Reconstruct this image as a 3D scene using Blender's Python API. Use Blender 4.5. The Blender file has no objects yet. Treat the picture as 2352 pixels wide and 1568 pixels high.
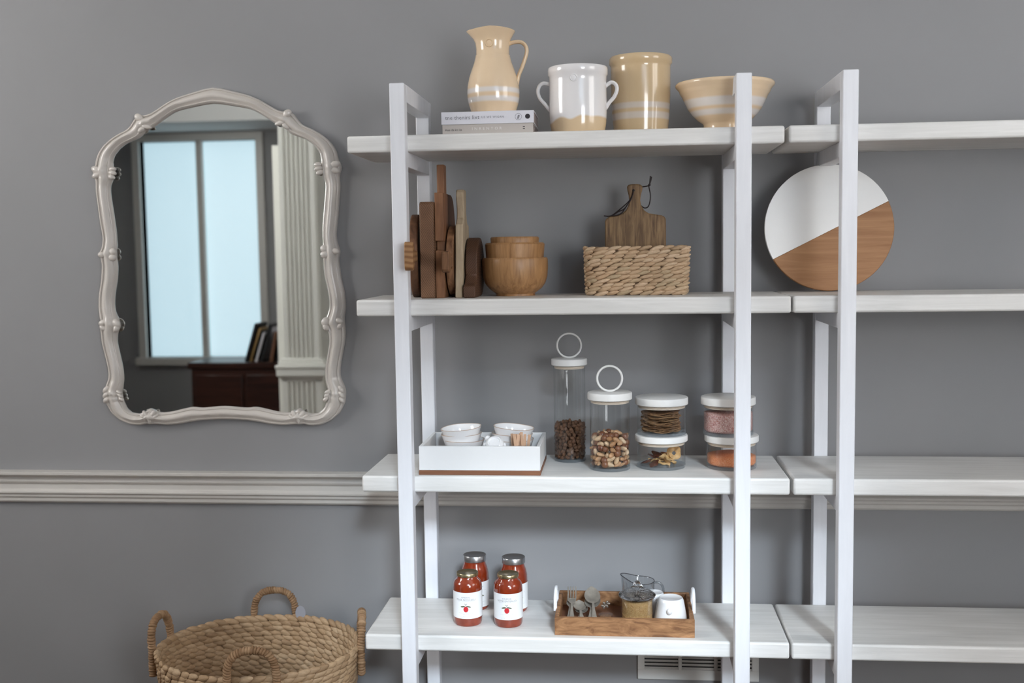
import bpy, bmesh, math, random
from math import pi, sin, cos, radians as rad
from mathutils import Vector, Matrix, Euler
random.seed(7)
SC = bpy.context.scene
COL = SC.collection

# ------------------------------------------------------------------ camera
CAM = Vector((0.6869, -3.2739, 1.5983)); YAW, PITCH, ROLL, FPX = 0.1, -0.0816, -0.014, 2520.79
FWD = Vector((-sin(YAW)*cos(PITCH), cos(YAW)*cos(PITCH), sin(PITCH)))
_r = Vector((cos(YAW), sin(YAW), 0)); _u = _r.cross(FWD)
RGT = cos(ROLL)*_r + sin(ROLL)*_u; UPV = -sin(ROLL)*_r + cos(ROLL)*_u
cd = bpy.data.cameras.new('camera'); cam = bpy.data.objects.new('camera', cd); COL.objects.link(cam)
cam.matrix_world = Matrix((( RGT.x, UPV.x, -FWD.x, CAM.x), (RGT.y, UPV.y, -FWD.y, CAM.y), (RGT.z, UPV.z, -FWD.z, CAM.z), (0,0,0,1)))
cd.sensor_width = 36; cd.lens = FPX*36/2352; cd.clip_start = .05
cd.dof.use_dof = True; cd.dof.focus_distance = 3.42; cd.dof.aperture_fstop = 2.0
SC.camera = cam

def ray(u, v): return FWD + RGT*((u-1176)/FPX) - UPV*((v-784)/FPX)
def aY(u, v, Y):                       # photo measurement -> point on the vertical plane at depth Y
    d = ray(u, v); return CAM + d*((Y-CAM.y)/d.y)
def aZ(u, v, Z):                       # photo measurement -> point on the horizontal plane at height Z
    d = ray(u, v); return CAM + d*((Z-CAM.z)/d.z)
def mpp(u, v, Y):                      # metres per photo pixel there
    return ((aY(u, v, Y)-CAM).dot(FWD))/FPX

# ------------------------------------------------------------------ materials
MATS = {}
def newmat(name):
    m = bpy.data.materials.new(name); m.use_nodes = True
    nt = m.node_tree; b = nt.nodes['Principled BSDF']; MATS[name] = m
    return m, nt, b
def C4(c): return (c[0], c[1], c[2], 1)
def lin(h):
    return tuple(((int(h[i:i+2],16)/255+.055)/1.055)**2.4 if int(h[i:i+2],16) > 10 else int(h[i:i+2],16)/255/12.92 for i in (0,2,4))
def coords(nt, scale=(1,1,1), rot=(0,0,0)):
    tc = nt.nodes.new('ShaderNodeTexCoord'); mp = nt.nodes.new('ShaderNodeMapping')
    mp.inputs['Scale'].default_value = scale; mp.inputs['Rotation'].default_value = rot
    nt.links.new(tc.outputs['Object'], mp.inputs['Vector']); return mp.outputs['Vector']
def noise(nt, vec, scale, detail=4, rough=.55, dist=0):
    n = nt.nodes.new('ShaderNodeTexNoise'); n.inputs['Scale'].default_value = scale
    n.inputs['Detail'].default_value = detail; n.inputs['Roughness'].default_value = rough
    n.inputs['Distortion'].default_value = dist
    nt.links.new(vec, n.inputs['Vector']); return n.outputs['Fac']
def ramp(nt, fac, stops, interp='LINEAR'):
    r = nt.nodes.new('ShaderNodeValToRGB'); r.color_ramp.interpolation = interp
    e = r.color_ramp.elements
    while len(e) < len(stops): e.new(.5)
    for k, (p, c) in enumerate(stops): e[k].position = p; e[k].color = C4(c)
    nt.links.new(fac, r.inputs['Fac']); return r.outputs['Color']
def bump(nt, b, h, strength=.2, dist=.002):
    n = nt.nodes.new('ShaderNodeBump'); n.inputs['Strength'].default_value = strength; n.inputs['Distance'].default_value = dist
    nt.links.new(h, n.inputs['Height']); nt.links.new(n.outputs['Normal'], b.inputs['Normal'])
def plain(name, col, rough=.5, metal=0, var=.0, vscale=8, bmp=0, bscale=60, coat=0, spec=.5):
    m, nt, b = newmat(name)
    b.inputs['Base Color'].default_value = C4(col); b.inputs['Roughness'].default_value = rough
    b.inputs['Metallic'].default_value = metal; b.inputs['Coat Weight'].default_value = coat
    b.inputs['Coat Roughness'].default_value = .05; b.inputs['Specular IOR Level'].default_value = spec
    v = coords(nt)
    if var:
        f = noise(nt, v, vscale); nt.links.new(ramp(nt, f, [(.3, tuple(x*(1-var) for x in col)), (.7, tuple(min(1,x*(1+var)) for x in col))]), b.inputs['Base Color'])
    if bmp: bump(nt, b, noise(nt, v, bscale, 3), bmp)
    return m
def wood(name, c1, c2, grain='x', scale=9, stretch=14, rough=.55, bmp=.15, spec=.35, c3=None, dist=.6):
    m, nt, b = newmat(name)
    s = {'x': (1, stretch, stretch), 'y': (stretch, 1, stretch), 'z': (stretch, stretch, 1)}[grain]
    v = coords(nt, s); f = noise(nt, v, scale*.35, 6, .62, dist)
    st = [(.32, c1), (.5, tuple((a+b_)/2 for a, b_ in zip(c1, c2))), (.66, c2)]
    if c3: st = [(.25, c3)] + [(.38, c1), (.52, tuple((a+b_)/2 for a, b_ in zip(c1, c2))), (.68, c2)]
    nt.links.new(ramp(nt, f, st), b.inputs['Base Color']); b.inputs['Roughness'].default_value = rough
    b.inputs['Specular IOR Level'].default_value = spec
    bump(nt, b, f, bmp, .002); return m
def banded(name, base, stripe, bands, h, rough=.18, rim=None, var=.06):
    """glazed stoneware with painted bands, by height over the foot"""
    m, nt, b = newmat(name)
    tc = nt.nodes.new('ShaderNodeTexCoord'); sp = nt.nodes.new('ShaderNodeSeparateXYZ'); nt.links.new(tc.outputs['Object'], sp.inputs[0])
    mr = nt.nodes.new('ShaderNodeMapRange'); mr.inputs['From Max'].default_value = h
    nt.links.new(sp.outputs['Z'], mr.inputs['Value'])
    st = [(0, base)]; e = .003/h
    for z0, z1 in bands: st += [(z0/h-e, base), (z0/h+e, stripe), (z1/h-e, stripe), (z1/h+e, base)]
    c = ramp(nt, mr.outputs['Result'], st)
    v = coords(nt, (1,1,.35)); f = noise(nt, v, 14, 3)
    mx = nt.nodes.new('ShaderNodeMixRGB'); mx.blend_type = 'MULTIPLY'; mx.inputs['Fac'].default_value = 1
    nt.links.new(c, mx.inputs['Color1']); nt.links.new(ramp(nt, f, [(.3,(1-var,1-var,1-var*1.4)),(.7,(1,1,1))]), mx.inputs['Color2'])
    nt.links.new(mx.outputs['Color'], b.inputs['Base Color']); b.inputs['Roughness'].default_value = rough
    b.inputs['Coat Weight'].default_value = .5; b.inputs['Coat Roughness'].default_value = .06
    bump(nt, b, noise(nt, coords(nt), 45, 2), .04); return m
def glass(name, tint=(.95,.97,.97), k=1.0, rough=.02, base=.03, body=None):
    m = bpy.data.materials.new(name); m.use_nodes = True; nt = m.node_tree; nt.nodes.clear()
    o = nt.nodes.new('ShaderNodeOutputMaterial'); mix = nt.nodes.new('ShaderNodeMixShader')
    t = nt.nodes.new('ShaderNodeBsdfTransparent'); t.inputs['Color'].default_value = C4(tint)
    g = nt.nodes.new('ShaderNodeBsdfGlossy'); g.inputs['Roughness'].default_value = rough
    f = nt.nodes.new('ShaderNodeLayerWeight'); f.inputs['Blend'].default_value = .5
    pw = nt.nodes.new('ShaderNodeMath'); pw.operation = 'POWER'; pw.inputs[1].default_value = 4.0
    ml = nt.nodes.new('ShaderNodeMath'); ml.operation = 'MULTIPLY_ADD'; ml.inputs[1].default_value = .5*k; ml.inputs[2].default_value = base*k
    nt.links.new(f.outputs['Facing'], pw.inputs[0]); nt.links.new(pw.outputs[0], ml.inputs[0]); nt.links.new(ml.outputs[0], mix.inputs['Fac'])
    nt.links.new(t.outputs[0], mix.inputs[1]); nt.links.new(g.outputs[0], mix.inputs[2]); nt.links.new(mix.outputs[0], o.inputs['Surface'])
    if body:                                                # pale diffuse colour imitating light refracted in thick glass
        df = nt.nodes.new('ShaderNodeBsdfTranslucent'); d2 = nt.nodes.new('ShaderNodeBsdfDiffuse'); m1 = nt.nodes.new('ShaderNodeMixShader'); m2 = nt.nodes.new('ShaderNodeMixShader')
        df.inputs['Color'].default_value = d2.inputs['Color'].default_value = C4(body[0]); m2.inputs['Fac'].default_value = body[1]
        nt.links.new(df.outputs[0], m1.inputs[1]); nt.links.new(d2.outputs[0], m1.inputs[2]); nt.links.new(mix.outputs[0], m2.inputs[1]); nt.links.new(m1.outputs[0], m2.inputs[2])
        nt.links.new(m2.outputs[0], o.inputs['Surface'])
    MATS[name] = m; return m
def solid_glass(name, col=(.9,.95,.97)):
    m, nt, b = newmat(name); b.inputs['Transmission Weight'].default_value = 1; b.inputs['Roughness'].default_value = .03
    b.inputs['Base Color'].default_value = C4(col); b.inputs['IOR'].default_value = 1.45; return m
def emit(name, col, s):
    m, nt, b = newmat(name); b.inputs['Base Color'].default_value = (.8,.8,.8,1)
    b.inputs['Emission Color'].default_value = C4(col); b.inputs['Emission Strength'].default_value = s; return m
def islands(name, cols, rough=.7, bmp=.3, stretch=(1,1,1), bscale=120):
    """plant fibre / nuts: colour differs from strand to strand"""
    m, nt, b = newmat(name)
    g = nt.nodes.new('ShaderNodeNewGeometry')
    n = len(cols); c = ramp(nt, g.outputs['Random Per Island'], [(k/(n-1), x) for k, x in enumerate(cols)])
    f = noise(nt, coords(nt, stretch), bscale, 3)
    mx = nt.nodes.new('ShaderNodeMixRGB'); mx.blend_type = 'MULTIPLY'; mx.inputs['Fac'].default_value = .55
    nt.links.new(c, mx.inputs['Color1']); nt.links.new(ramp(nt, f, [(.3,(.62,.58,.52)),(.65,(1,1,1))]), mx.inputs['Color2'])
    nt.links.new(mx.outputs['Color'], b.inputs['Base Color']); b.inputs['Roughness'].default_value = rough
    b.inputs['Specular IOR Level'].default_value = .3
    bump(nt, b, f, bmp, .001); return m
def objrand(name, cols, rough=.5, var=.35, scale=90, bmp=.2):
    m, nt, b = newmat(name)
    g = nt.nodes.new('ShaderNodeObjectInfo'); n = len(cols)
    c = ramp(nt, g.outputs['Random'], [(k/(n-1), x) for k, x in enumerate(cols)])
    f = noise(nt, coords(nt), scale, 4)
    mx = nt.nodes.new('ShaderNodeMixRGB'); mx.blend_type = 'MULTIPLY'; mx.inputs['Fac'].default_value = 1
    nt.links.new(c, mx.inputs['Color1']); nt.links.new(ramp(nt, f, [(.3,(1-var,)*3),(.65,(1,1,1))]), mx.inputs['Color2'])
    nt.links.new(mx.outputs['Color'], b.inputs['Base Color']); b.inputs['Roughness'].default_value = rough
    bump(nt, b, f, bmp, .002); return m

WALL = plain('grey_wall_paint', (.287,.284,.290), .62, var=.035, vscale=1.6, bmp=.05, bscale=220, spec=.3)
CEILM = plain('ceiling_paint', (.7,.7,.69), .8)
TRIM = plain('trim_paint', (.60,.575,.54), .4, var=.04, vscale=3, bmp=.02)
FLOORM = wood('floor_boards', (.085,.045,.026), (.15,.085,.048), 'x', 6, 12)
POST = wood('white_post_paint', (.77,.78,.82), (.82,.83,.87), 'z', 10, 10, .42, .04)
BOARD = wood('whitewashed_pine', (.70,.69,.665), (.82,.81,.79), 'x', 9, 16, .5, .12)
YELLOW = (.83,.635,.43); BANDW = (.82,.76,.72)
LIDW = plain('white_wood_lid', (.82,.81,.79), .45, var=.03, vscale=20)
GASK = plain('cream_silicone', (.72,.62,.52), .35)
GLASS = glass('clear_glass', (.988,.992,.992), 1.0)
CHINA = plain('white_glaze', (.84,.83,.835), .12, coat=.6, var=.02)
RIMB = plain('bare_clay_rim', (.45,.33,.25), .6)
MIRW = plain('cream_mirror_lacquer', (.62,.575,.53), .28, coat=.35, var=.05, vscale=6)
MIRG = plain('mirror_silvering', (.86,.89,.88), .004, metal=1)
DARKW = wood('dark_mahogany', (.018,.007,.005), (.05,.017,.011), 'x', 6, 10, .3)
W_A = wood('mid_brown_wood', (.14,.065,.031), (.31,.16,.08), 'z', 14, 9, .6, .2, c3=(.07,.032,.018))
W_B = wood('dark_brown_wood', (.08,.036,.019), (.175,.083,.042), 'z', 14, 9, .6, .2)
W_C = wood('warm_red_wood', (.16,.07,.034), (.30,.145,.072), 'z', 14, 10, .55, .2)
W_D = wood('honey_wood', (.26,.125,.05), (.42,.225,.10), 'y', 14, 9, .5, .2, c3=(.12,.05,.022))
W_E = wood('pale_beech', (.33,.25,.165), (.50,.40,.28), 'z', 12, 7, .65, .2, c3=(.22,.155,.095))
def ringwood(name, c1, c2, rot, scale, dist=5):
    m, nt, b = newmat(name); v = coords(nt, (1,1,1), rot)
    wv = nt.nodes.new('ShaderNodeTexWave'); wv.inputs['Scale'].default_value = scale; wv.inputs['Distortion'].default_value = dist
    wv.inputs['Detail'].default_value = 3; wv.inputs['Detail Scale'].default_value = .35; wv.inputs['Detail Roughness'].default_value = .5; nt.links.new(v, wv.inputs['Vector'])
    f = noise(nt, coords(nt), 9, 3); md = nt.nodes.new('ShaderNodeMixRGB'); md.blend_type = 'MULTIPLY'; md.inputs['Fac'].default_value = 1
    nt.links.new(ramp(nt, wv.outputs['Fac'], [(.1, c1), (.8, c2)]), md.inputs['Color1']); nt.links.new(ramp(nt, f, [(.3, (.62,.60,.58)), (.65, (1,1,1))]), md.inputs['Color2'])
    nt.links.new(md.outputs['Color'], b.inputs['Base Color']); b.inputs['Roughness'].default_value = .6; b.inputs['Specular IOR Level'].default_value = .35
    bump(nt, b, wv.outputs['Fac'], .12, .001); return m
W_G = ringwood('endgrain_wood', (.135,.067,.036), (.215,.115,.061), (0, rad(35), 0), 62, 9)
W_K = ringwood('striped_handle_wood', (.25,.12,.05), (.40,.22,.10), (0, rad(86), 0), 19, 6)
W_F = ringwood('endgrain_dark', (.075,.034,.019), (.12,.058,.031), (0, rad(-40), 0), 60, 9)
W_BOWL = wood('oiled_bowl_wood', (.30,.15,.06), (.49,.27,.12), 'z', 16, 11, .40, .08, .5, c3=(.20,.095,.04))
W_ACA = wood('acacia_board', (.125,.068,.031), (.33,.205,.10), 'z', 26, 12, .55, .3, c3=(.065,.036,.02))
W_TRAY = wood('worn_tray_wood', (.19,.088,.038), (.43,.225,.105), 'x', 30, 3.2, .55, .4, c3=(.085,.04,.022), dist=1.6)
W_STRIP = wood('brown_tray_base', (.16,.068,.036), (.25,.11,.058), 'x', 9, 10, .5, .1)
STICK = wood('birch_stick', (.52,.315,.20), (.66,.43,.29), 'z', 9, 9, .6, .1)
FIBRE = islands('water_hyacinth', [(.46,.32,.20),(.64,.46,.30),(.55,.38,.24),(.70,.52,.36),(.52,.40,.26),(.60,.41,.26)], .6, .35, (1,1,3), 90)
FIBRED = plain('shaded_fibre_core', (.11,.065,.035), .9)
FIBREB = islands('seagrass_rope', [(.34,.22,.125),(.50,.345,.21),(.42,.28,.16),(.58,.42,.27)], .55, .4, (1,1,3), 70)
TWINE = islands('twisted_twine', [(.22,.125,.062),(.36,.22,.12),(.29,.17,.09),(.42,.27,.155)], .6, .4, (1,1,1), 90)
CORD = plain('dark_leather_cord', (.018,.009,.010), .5)
SILVER = plain('brushed_lid_metal', (.50,.50,.51), .3, metal=1)
GOLD = plain('gold_lid_metal', (.55,.46,.28), .28, metal=1)
TARN = plain('tarnished_silver', (.50,.45,.385), .38, metal=.6, var=.2, vscale=40)
SAUCE = plain('tomato_sauce', (.215,.027,.007), .16, coat=.9, var=.22, vscale=38)
PAPER = plain('label_paper', (.80,.81,.82), .5)
INK = plain('grey_ink', (.22,.22,.24), .6)
INKM = plain('faint_ink', (.45,.45,.48), .6)
INKB = plain('black_ink', (.025,.02,.025), .6)
INKL = plain('pale_ink', (.76,.74,.72), .6)
TOMR = plain('printed_tomato_red', (.55,.022,.03), .5)
LEAFG = plain('printed_leaf_green', (.12,.13,.075), .6)
BKW = plain('white_book_cover', (.74,.735,.79), .4)
BKB = plain('beige_book_cloth', (.52,.475,.44), .7)
PAGES = wood('page_edges', (.30,.25,.24), (.42,.36,.34), 'x', 9, 60, .8, .1)
VENTM = plain('vent_paint', (.70,.695,.67), .45)
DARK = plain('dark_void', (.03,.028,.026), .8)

THICK = glass('thick_glass_base', (.965,.98,.988), 1.3, .06, .06, ((.72,.80,.87), .20))  # bluish white share of the colour imitates refracted light
# ------------------------------------------------------------------ mesh builder
ORI = {}
class MB:
    def __init__(s): s.v = []; s.f = []; s.m = []
    def add(s, vs, fs, mi=0):
        o = len(s.v); s.v += [Vector(p) for p in vs]; s.f += [tuple(i+o for i in f) for f in fs]; s.m += [mi]*len(fs); return s
    def box(s, x0, x1, y0, y1, z0, z1, mi=0, M=None):
        vs = [Vector(p) for p in ((x0,y0,z0),(x1,y0,z0),(x1,y1,z0),(x0,y1,z0),(x0,y0,z1),(x1,y0,z1),(x1,y1,z1),(x0,y1,z1))]
        if M: vs = [M @ p for p in vs]
        return s.add(vs, [(3,2,1,0),(4,5,6,7),(0,1,5,4),(1,2,6,5),(2,3,7,6),(3,0,4,7)], mi)
    def lathe(s, prof, c=(0,0,0), seg=48, mi=0, fn=None, M=None):
        c = Vector(c); rings = []
        for r, z in prof:
            if r < 1e-5: pts = [Vector((0,0,z))]
            else: pts = [Vector((r*cos(2*pi*k/seg), r*sin(2*pi*k/seg), z)) for k in range(seg)]
            if fn: pts = [fn(p) for p in pts]
            if M: pts = [M @ p for p in pts]
            o = len(s.v); s.v += [p+c for p in pts]; rings.append((o, len(pts)))
        for (a, na), (b, nb) in zip(rings, rings[1:]):
            for k in range(seg):
                k2 = (k+1) % seg
                if na == 1 and nb == 1: continue
                if na == 1: f = (a, b+k2, b+k)
                elif nb == 1: f = (a+k, a+k2, b)
                else: f = (a+k, a+k2, b+k2, b+k)
                s.f.append(f); s.m.append(mi)
        return s
    def tube(s, pts, r, seg=10, closed=False, mi=0, flat=None, up=Vector((0,1,0.01))):
        pts = [Vector(p) for p in pts]; n = len(pts); o = len(s.v)
        for i, p in enumerate(pts):
            a = pts[(i-1) % n] if (closed or i > 0) else p; b = pts[(i+1) % n] if (closed or i < n-1) else p
            t = (b-a).normalized(); sd = t.cross(up)
            if sd.length < 1e-4: sd = t.cross(Vector((1,0,0)))
            sd.normalize(); w = sd.cross(t).normalized()
            rr = r[i] if isinstance(r, (list, tuple)) else r; rw = rr*(flat or 1)
            for k in range(seg):
                s.v.append(p + sd*(rr*cos(2*pi*k/seg)) + w*(rw*sin(2*pi*k/seg)))
        for i in range(n if closed else n-1):
            j = (i+1) % n
            for k in range(seg):
                k2 = (k+1) % seg; s.f.append((o+i*seg+k, o+i*seg+k2, o+j*seg+k2, o+j*seg+k)); s.m.append(mi)
        if not closed:
            s.f.append(tuple(o+k for k in range(seg))); s.m.append(mi)
            s.f.append(tuple(o+(n-1)*seg+k for k in reversed(range(seg)))); s.m.append(mi)
        return s
    def prism(s, out, axis, a0, a1, mi=0, M=None):
        """outline (2D, other two axes in order) extruded along axis"""
        def P(p, a):
            q = {'x': (a, p[0], p[1]), 'y': (p[0], a, p[1]), 'z': (p[0], p[1], a)}[axis]; q = Vector(q); return M @ q if M else q
        n = len(out); vs = [P(p, a0) for p in out] + [P(p, a1) for p in out]
        fs = [tuple(range(n)), tuple(range(2*n-1, n-1, -1))] + [(i, (i+1)%n, n+(i+1)%n, n+i) for i in range(n)]
        return s.add(vs, fs, mi)
    def ell(s, M, seg=8, rings=5, mi=0):
        prof = [(sin(pi*k/rings), -cos(pi*k/rings)) for k in range(rings+1)]
        prof[0] = (0,-1); prof[-1] = (0,1)
        return s.lathe(prof, (0,0,0), seg, mi, M=M)
    def build(s, name, mats, parent=None, org=None, bevel=0, bseg=2, angle=38, smooth=True, subd=0):
        o0 = Vector(ORI[parent.name]) if parent else Vector(org or (0,0,0))
        me = bpy.data.meshes.new(name); me.from_pydata([tuple(p-o0) for p in s.v], [], s.f)
        mats = mats if isinstance(mats, (list, tuple)) else [mats]
        for m in mats: me.materials.append(m)
        if len(mats) > 1:
            for p, i in zip(me.polygons, s.m): p.material_index = i
        bm = bmesh.new(); bm.from_mesh(me); bmesh.ops.recalc_face_normals(bm, faces=bm.faces); bm.to_mesh(me); bm.free()
        if smooth: me.shade_smooth(); me.set_sharp_from_angle(angle=rad(angle))
        ob = bpy.data.objects.new(name, me); COL.objects.link(ob)
        if parent: ob.parent = parent
        else: ob.location = o0
        ORI[ob.name] = tuple(o0)
        if bevel:
            bv = ob.modifiers.new('bevel', 'BEVEL'); bv.width = bevel; bv.segments = bseg; bv.limit_method = 'ANGLE'; bv.angle_limit = rad(40)
        if subd:
            sb = ob.modifiers.new('subd', 'SUBSURF'); sb.levels = sb.render_levels = subd
        return ob
def tag(o, label, cat, group=None):
    o['label'] = label; o['category'] = cat
    if group: o['group'] = group
    return o
def thing(name, label, cat, loc, group=None):
    o = bpy.data.objects.new(name, None); COL.objects.link(o); o.location = loc; o.empty_display_size = .05
    ORI[o.name] = tuple(loc); return tag(o, label, cat, group)
def struct(o): o['kind'] = 'structure'; return o
def stuff(o): o['kind'] = 'stuff'; return o
def dup(root, loc, rot=None, label=None, group=None):
    def cp(o, par):
        c = o.copy(); COL.objects.link(c)
        if par: c.parent = par; c.matrix_parent_inverse = Matrix()
        for ch in list(o.children): cp(ch, c)
        return c
    r = cp(root, None); r.location = loc; ORI[r.name] = tuple(loc)
    if rot is not None: r.rotation_euler = rot
    if label: r['label'] = label
    if group: r['group'] = group
    return r
def smoothpts(pts, n=8, closed=False):
    pts = [Vector(p) for p in pts]; out = []; N = len(pts)
    for i in range(N if closed else N-1):
        g = lambda k: pts[k % N] if closed else pts[max(0, min(N-1, k))]
        p0, p1, p2, p3 = g(i-1), g(i), g(i+1), g(i+2)
        for k in range(n):
            t = k/n; out.append(.5*((2*p1)+(p2-p0)*t+(2*p0-5*p1+4*p2-p3)*t*t+(3*p1-p0-3*p2+p3)*t**3))
    if not closed: out.append(pts[-1])
    return out
def text_mesh(body, size, spacing=1.0):
    """flat lettering as (verts 2D, faces), centred"""
    cu = bpy.data.curves.new('lettering', 'FONT'); cu.body = body; cu.size = size; cu.align_x = 'CENTER'; cu.align_y = 'CENTER'
    cu.space_character = spacing; cu.resolution_u = 2
    ob = bpy.data.objects.new('lettering_source', cu); COL.objects.link(ob)
    dg = bpy.context.evaluated_depsgraph_get(); me = bpy.data.meshes.new_from_object(ob.evaluated_get(dg))
    vs = [(v.co.x, v.co.y) for v in me.vertices]; fs = [tuple(p.vertices) for p in me.polygons]
    bpy.data.objects.remove(ob); bpy.data.curves.remove(cu); bpy.data.meshes.remove(me); return vs, fs

# ------------------------------------------------------------------ room
WY = .52; FZ = -.12; CZ = 3.9; BY = -4.6; XL, XR = -3.6, 4.0
struct(MB().box(XL-.12, XR+.12, WY, WY+.12, FZ, CZ).build('wall_back', WALL))
SIDE = {'left': (-1.9,-.6,1.75,3.5), 'right': (-3.0,-1.2,1.5,3.3)}      # unseen side wall windows, added to brighten room and pilaster
def side_wall(x0, x1, h):
    mb = MB(); a, b, c, d = h
    return mb.box(x0, x1, BY-.12, a, FZ, CZ).box(x0, x1, b, WY, FZ, CZ).box(x0, x1, a, b, FZ, c).box(x0, x1, a, b, d, CZ)
struct(side_wall(XL-.12, XL, SIDE['left']).build('wall_left', WALL))
struct(side_wall(XR, XR+.12, SIDE['right']).build('wall_right', WALL))
struct(MB().box(XL-.12, XR+.12, BY-.12, WY+.12, FZ-.1, FZ).build('floor', FLOORM))
struct(MB().box(XL-.12, XR+.12, BY-.12, WY+.12, CZ, CZ+.1).build('ceiling', CEILM))
WINS = [(-3.3,-2.3,.75,2.55), (1.9,3.2,1.05,2.5), (1.05,2.62,2.62,3.72)]      # left window, right window, added unseen opening above it that shapes the sun patch
def wall_with_holes(mb, x0, x1, z0, z1, holes, y0, y1):
    xs = sorted({x0, x1} | {h[k] for h in holes for k in (0,1)}); zs = sorted({z0, z1} | {h[k] for h in holes for k in (2,3)})
    for a, b in zip(xs, xs[1:]):
        for c, d in zip(zs, zs[1:]):
            mx, mz = (a+b)/2, (c+d)/2
            if not any(h[0] < mx < h[1] and h[2] < mz < h[3] for h in holes): mb.box(a, b, y0, y1, c, d)
    return mb
struct(wall_with_holes(MB(), XL, XR, FZ, CZ, WINS, BY-.12, BY).build('wall_front', WALL))
PANE = emit('daylit_sheer_curtain', (.58,.80,.92), .72)
PANE2 = emit('daylit_blind', (.93,.965,1.0), 13)
PANE3 = emit('added_right_glow', (1.0,.96,.91), 4.0)  # glowing pane of the unseen right side window, added as fill light
PANE4 = emit('added_left_glow', (1.0,.985,.965), 11)  # glowing pane of the unseen left side window, added to light the pilaster
CLEARP = glass('window_glass', (.97,.98,.98), .6)
for i, (a, b, c, d) in enumerate(WINS):
    f = MB(); t = .06
    f.box(a-t, a, BY-.1, BY+.03, c-t, d+t).box(b, b+t, BY-.1, BY+.03, c-t, d+t).box(a, b, BY-.1, BY+.03, d, d+t).box(a-t*1.4, b+t*1.4, BY-.1, BY+.06, c-t, c)
    if i < 2:
        m = (a+b)/2
        f.box(m-.025, m+.025, BY-.06, BY-.01, c, d)
        if i == 1: f.box(a, b, BY-.06, BY-.01, (c+d)/2-.02, (c+d)/2+.02)
    fo = struct(f.build('window_%d' % (i+1), TRIM))
    if i < 2: MB().box(a, b, BY-.085, BY-.08, c, d).build('pane', (PANE, PANE2)[i], fo)
    else: MB().box(a, b, BY-.085, BY-.08, c, d).build('pane', CLEARP, fo)  # pane of the added high opening that lets the sun in
for i, (sd, x) in enumerate((('left', XL), ('right', XR))):
    a, b, c, d = SIDE[sd]; t = .06; q = 1 if sd == 'left' else -1; X0, X1 = sorted((x-.1*q, x+.03*q)); g0, g1 = sorted((x-.085*q, x-.08*q)); m0, m1 = sorted((x-.07*q, x-.01*q))
    f = MB().box(X0, X1, a-t, a, c-t, d+t).box(X0, X1, b, b+t, c-t, d+t).box(X0, X1, a, b, d, d+t).box(X0, X1, a, b, c-t, c).box(m0, m1, (a+b)/2-.03, (a+b)/2+.03, c, d)
    fo = struct(f.build('window_%d' % (i+4), TRIM))  # both side windows are unseen and added as light sources
    MB().box(g0, g1, a, b, c, d).build('pane', PANE3 if sd == 'right' else PANE4, fo)
# chair rail, baseboard, dropped header seen in the mirror
rail = [(WY,.705),(.507,.705),(.500,.712),(.500,.724),(.494,.729),(.494,.738),(.487,.743),(.487,.750),(.497,.757),(.499,.775),(.492,.782),(.490,.788),(.496,.793),(.493,.801),(.480,.808),(.472,.813),(.472,.824),(WY,.824)]
struct(MB().prism([(y, z) for y, z in rail], 'x', XL, XR).build('trim_1', TRIM, angle=25, bevel=.0012, bseg=1))
bb = [(WY,FZ),(.498,FZ),(.498,FZ+.09),(.504,FZ+.105),(.512,FZ+.112),(WY,FZ+.115)]
struct(MB().prism(bb, 'x', XL, XR).build('baseboard_back', TRIM))
struct(MB().box(XL, -1.25, BY, -3.9, 2.62, 2.9).build('trim_2', CEILM))

# ------------------------------------------------------------------ shelving
PW, RY, XRP, ZT, T = .045, .4234, 1.0209, 2.1045, .0509
SH = {1: (1.9558, -.144, 1.166), 2: (1.4562, -.128, 1.188), 3: (.9072, -.124, 1.188), 4: (.400, -.126, 1.190)}
Z1, Z2, Z3, Z4 = [SH[k][0] for k in (1,2,3,4)]
unit = thing('shelving_unit', 'white open shelving unit with ladder frames holding the crockery and jars', 'shelf', (.53, .2334, FZ))
for x in (0, XRP):
    for y in (0, RY): MB().box(x, x+PW, y, y+PW, FZ, ZT).build('post', POST, unit, bevel=.003)
    MB().box(x, x+PW, PW, RY, ZT-.052, ZT).build('crossbar', POST, unit, bevel=.002)
    for k in SH:
        z = SH[k][0]-T; MB().box(x+.001, x+PW-.001, PW, RY, z-.046, z).build('crossbar', POST, unit, bevel=.002)
for k, (z, a, b) in SH.items():
    MB().box(a, b, PW, RY-.0005, z-T, z).build('shelf_board', BOARD, unit, bevel=.007, bseg=3)
unit2 = dup(unit, (.53+1.322, .2334, FZ), label='second white shelving unit continuing past the right edge, mostly empty')

# round two-tone board leaning on the wall, on the next unit
dc = aY(1904, 525, .36); R = .2035; lean = .10
board = thing('round_board', 'large round serving board, half white half wood, leaning on the next unit', 'serving board', (dc.x, .33, Z2))
def disc_part(lo, hi):
    pts = []
    for k in range(97):
        a = 2*pi*k/96; x, z = R*cos(a), R*sin(a); s = z + x*.55
        pts.append((x, z))
    out = [p for p in pts if lo <= p[1]+.55*p[0] <= hi]
    return out
cut = -.011
def half(keep_top):
    pts = [(R*cos(2*pi*k/160), R*sin(2*pi*k/160)) for k in range(160)]
    g = lambda p: p[1]-.5*p[0]-cut*1.0
    sel = []; n = len(pts)
    for i in range(n):
        p, q = pts[i], pts[(i+1) % n]
        if (g(p) >= 0) == keep_top: sel.append(p)
        if (g(p) >= 0) != (g(q) >= 0):
            t = g(p)/(g(p)-g(q)); sel.append((p[0]+(q[0]-p[0])*t, p[1]+(q[1]-p[1])*t))
    return sel
Mt = Matrix.Translation((dc.x, .335, Z2+.003)) @ Matrix.Rotation(-lean, 4, 'X') @ Matrix.Translation((0,0,R))
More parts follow.
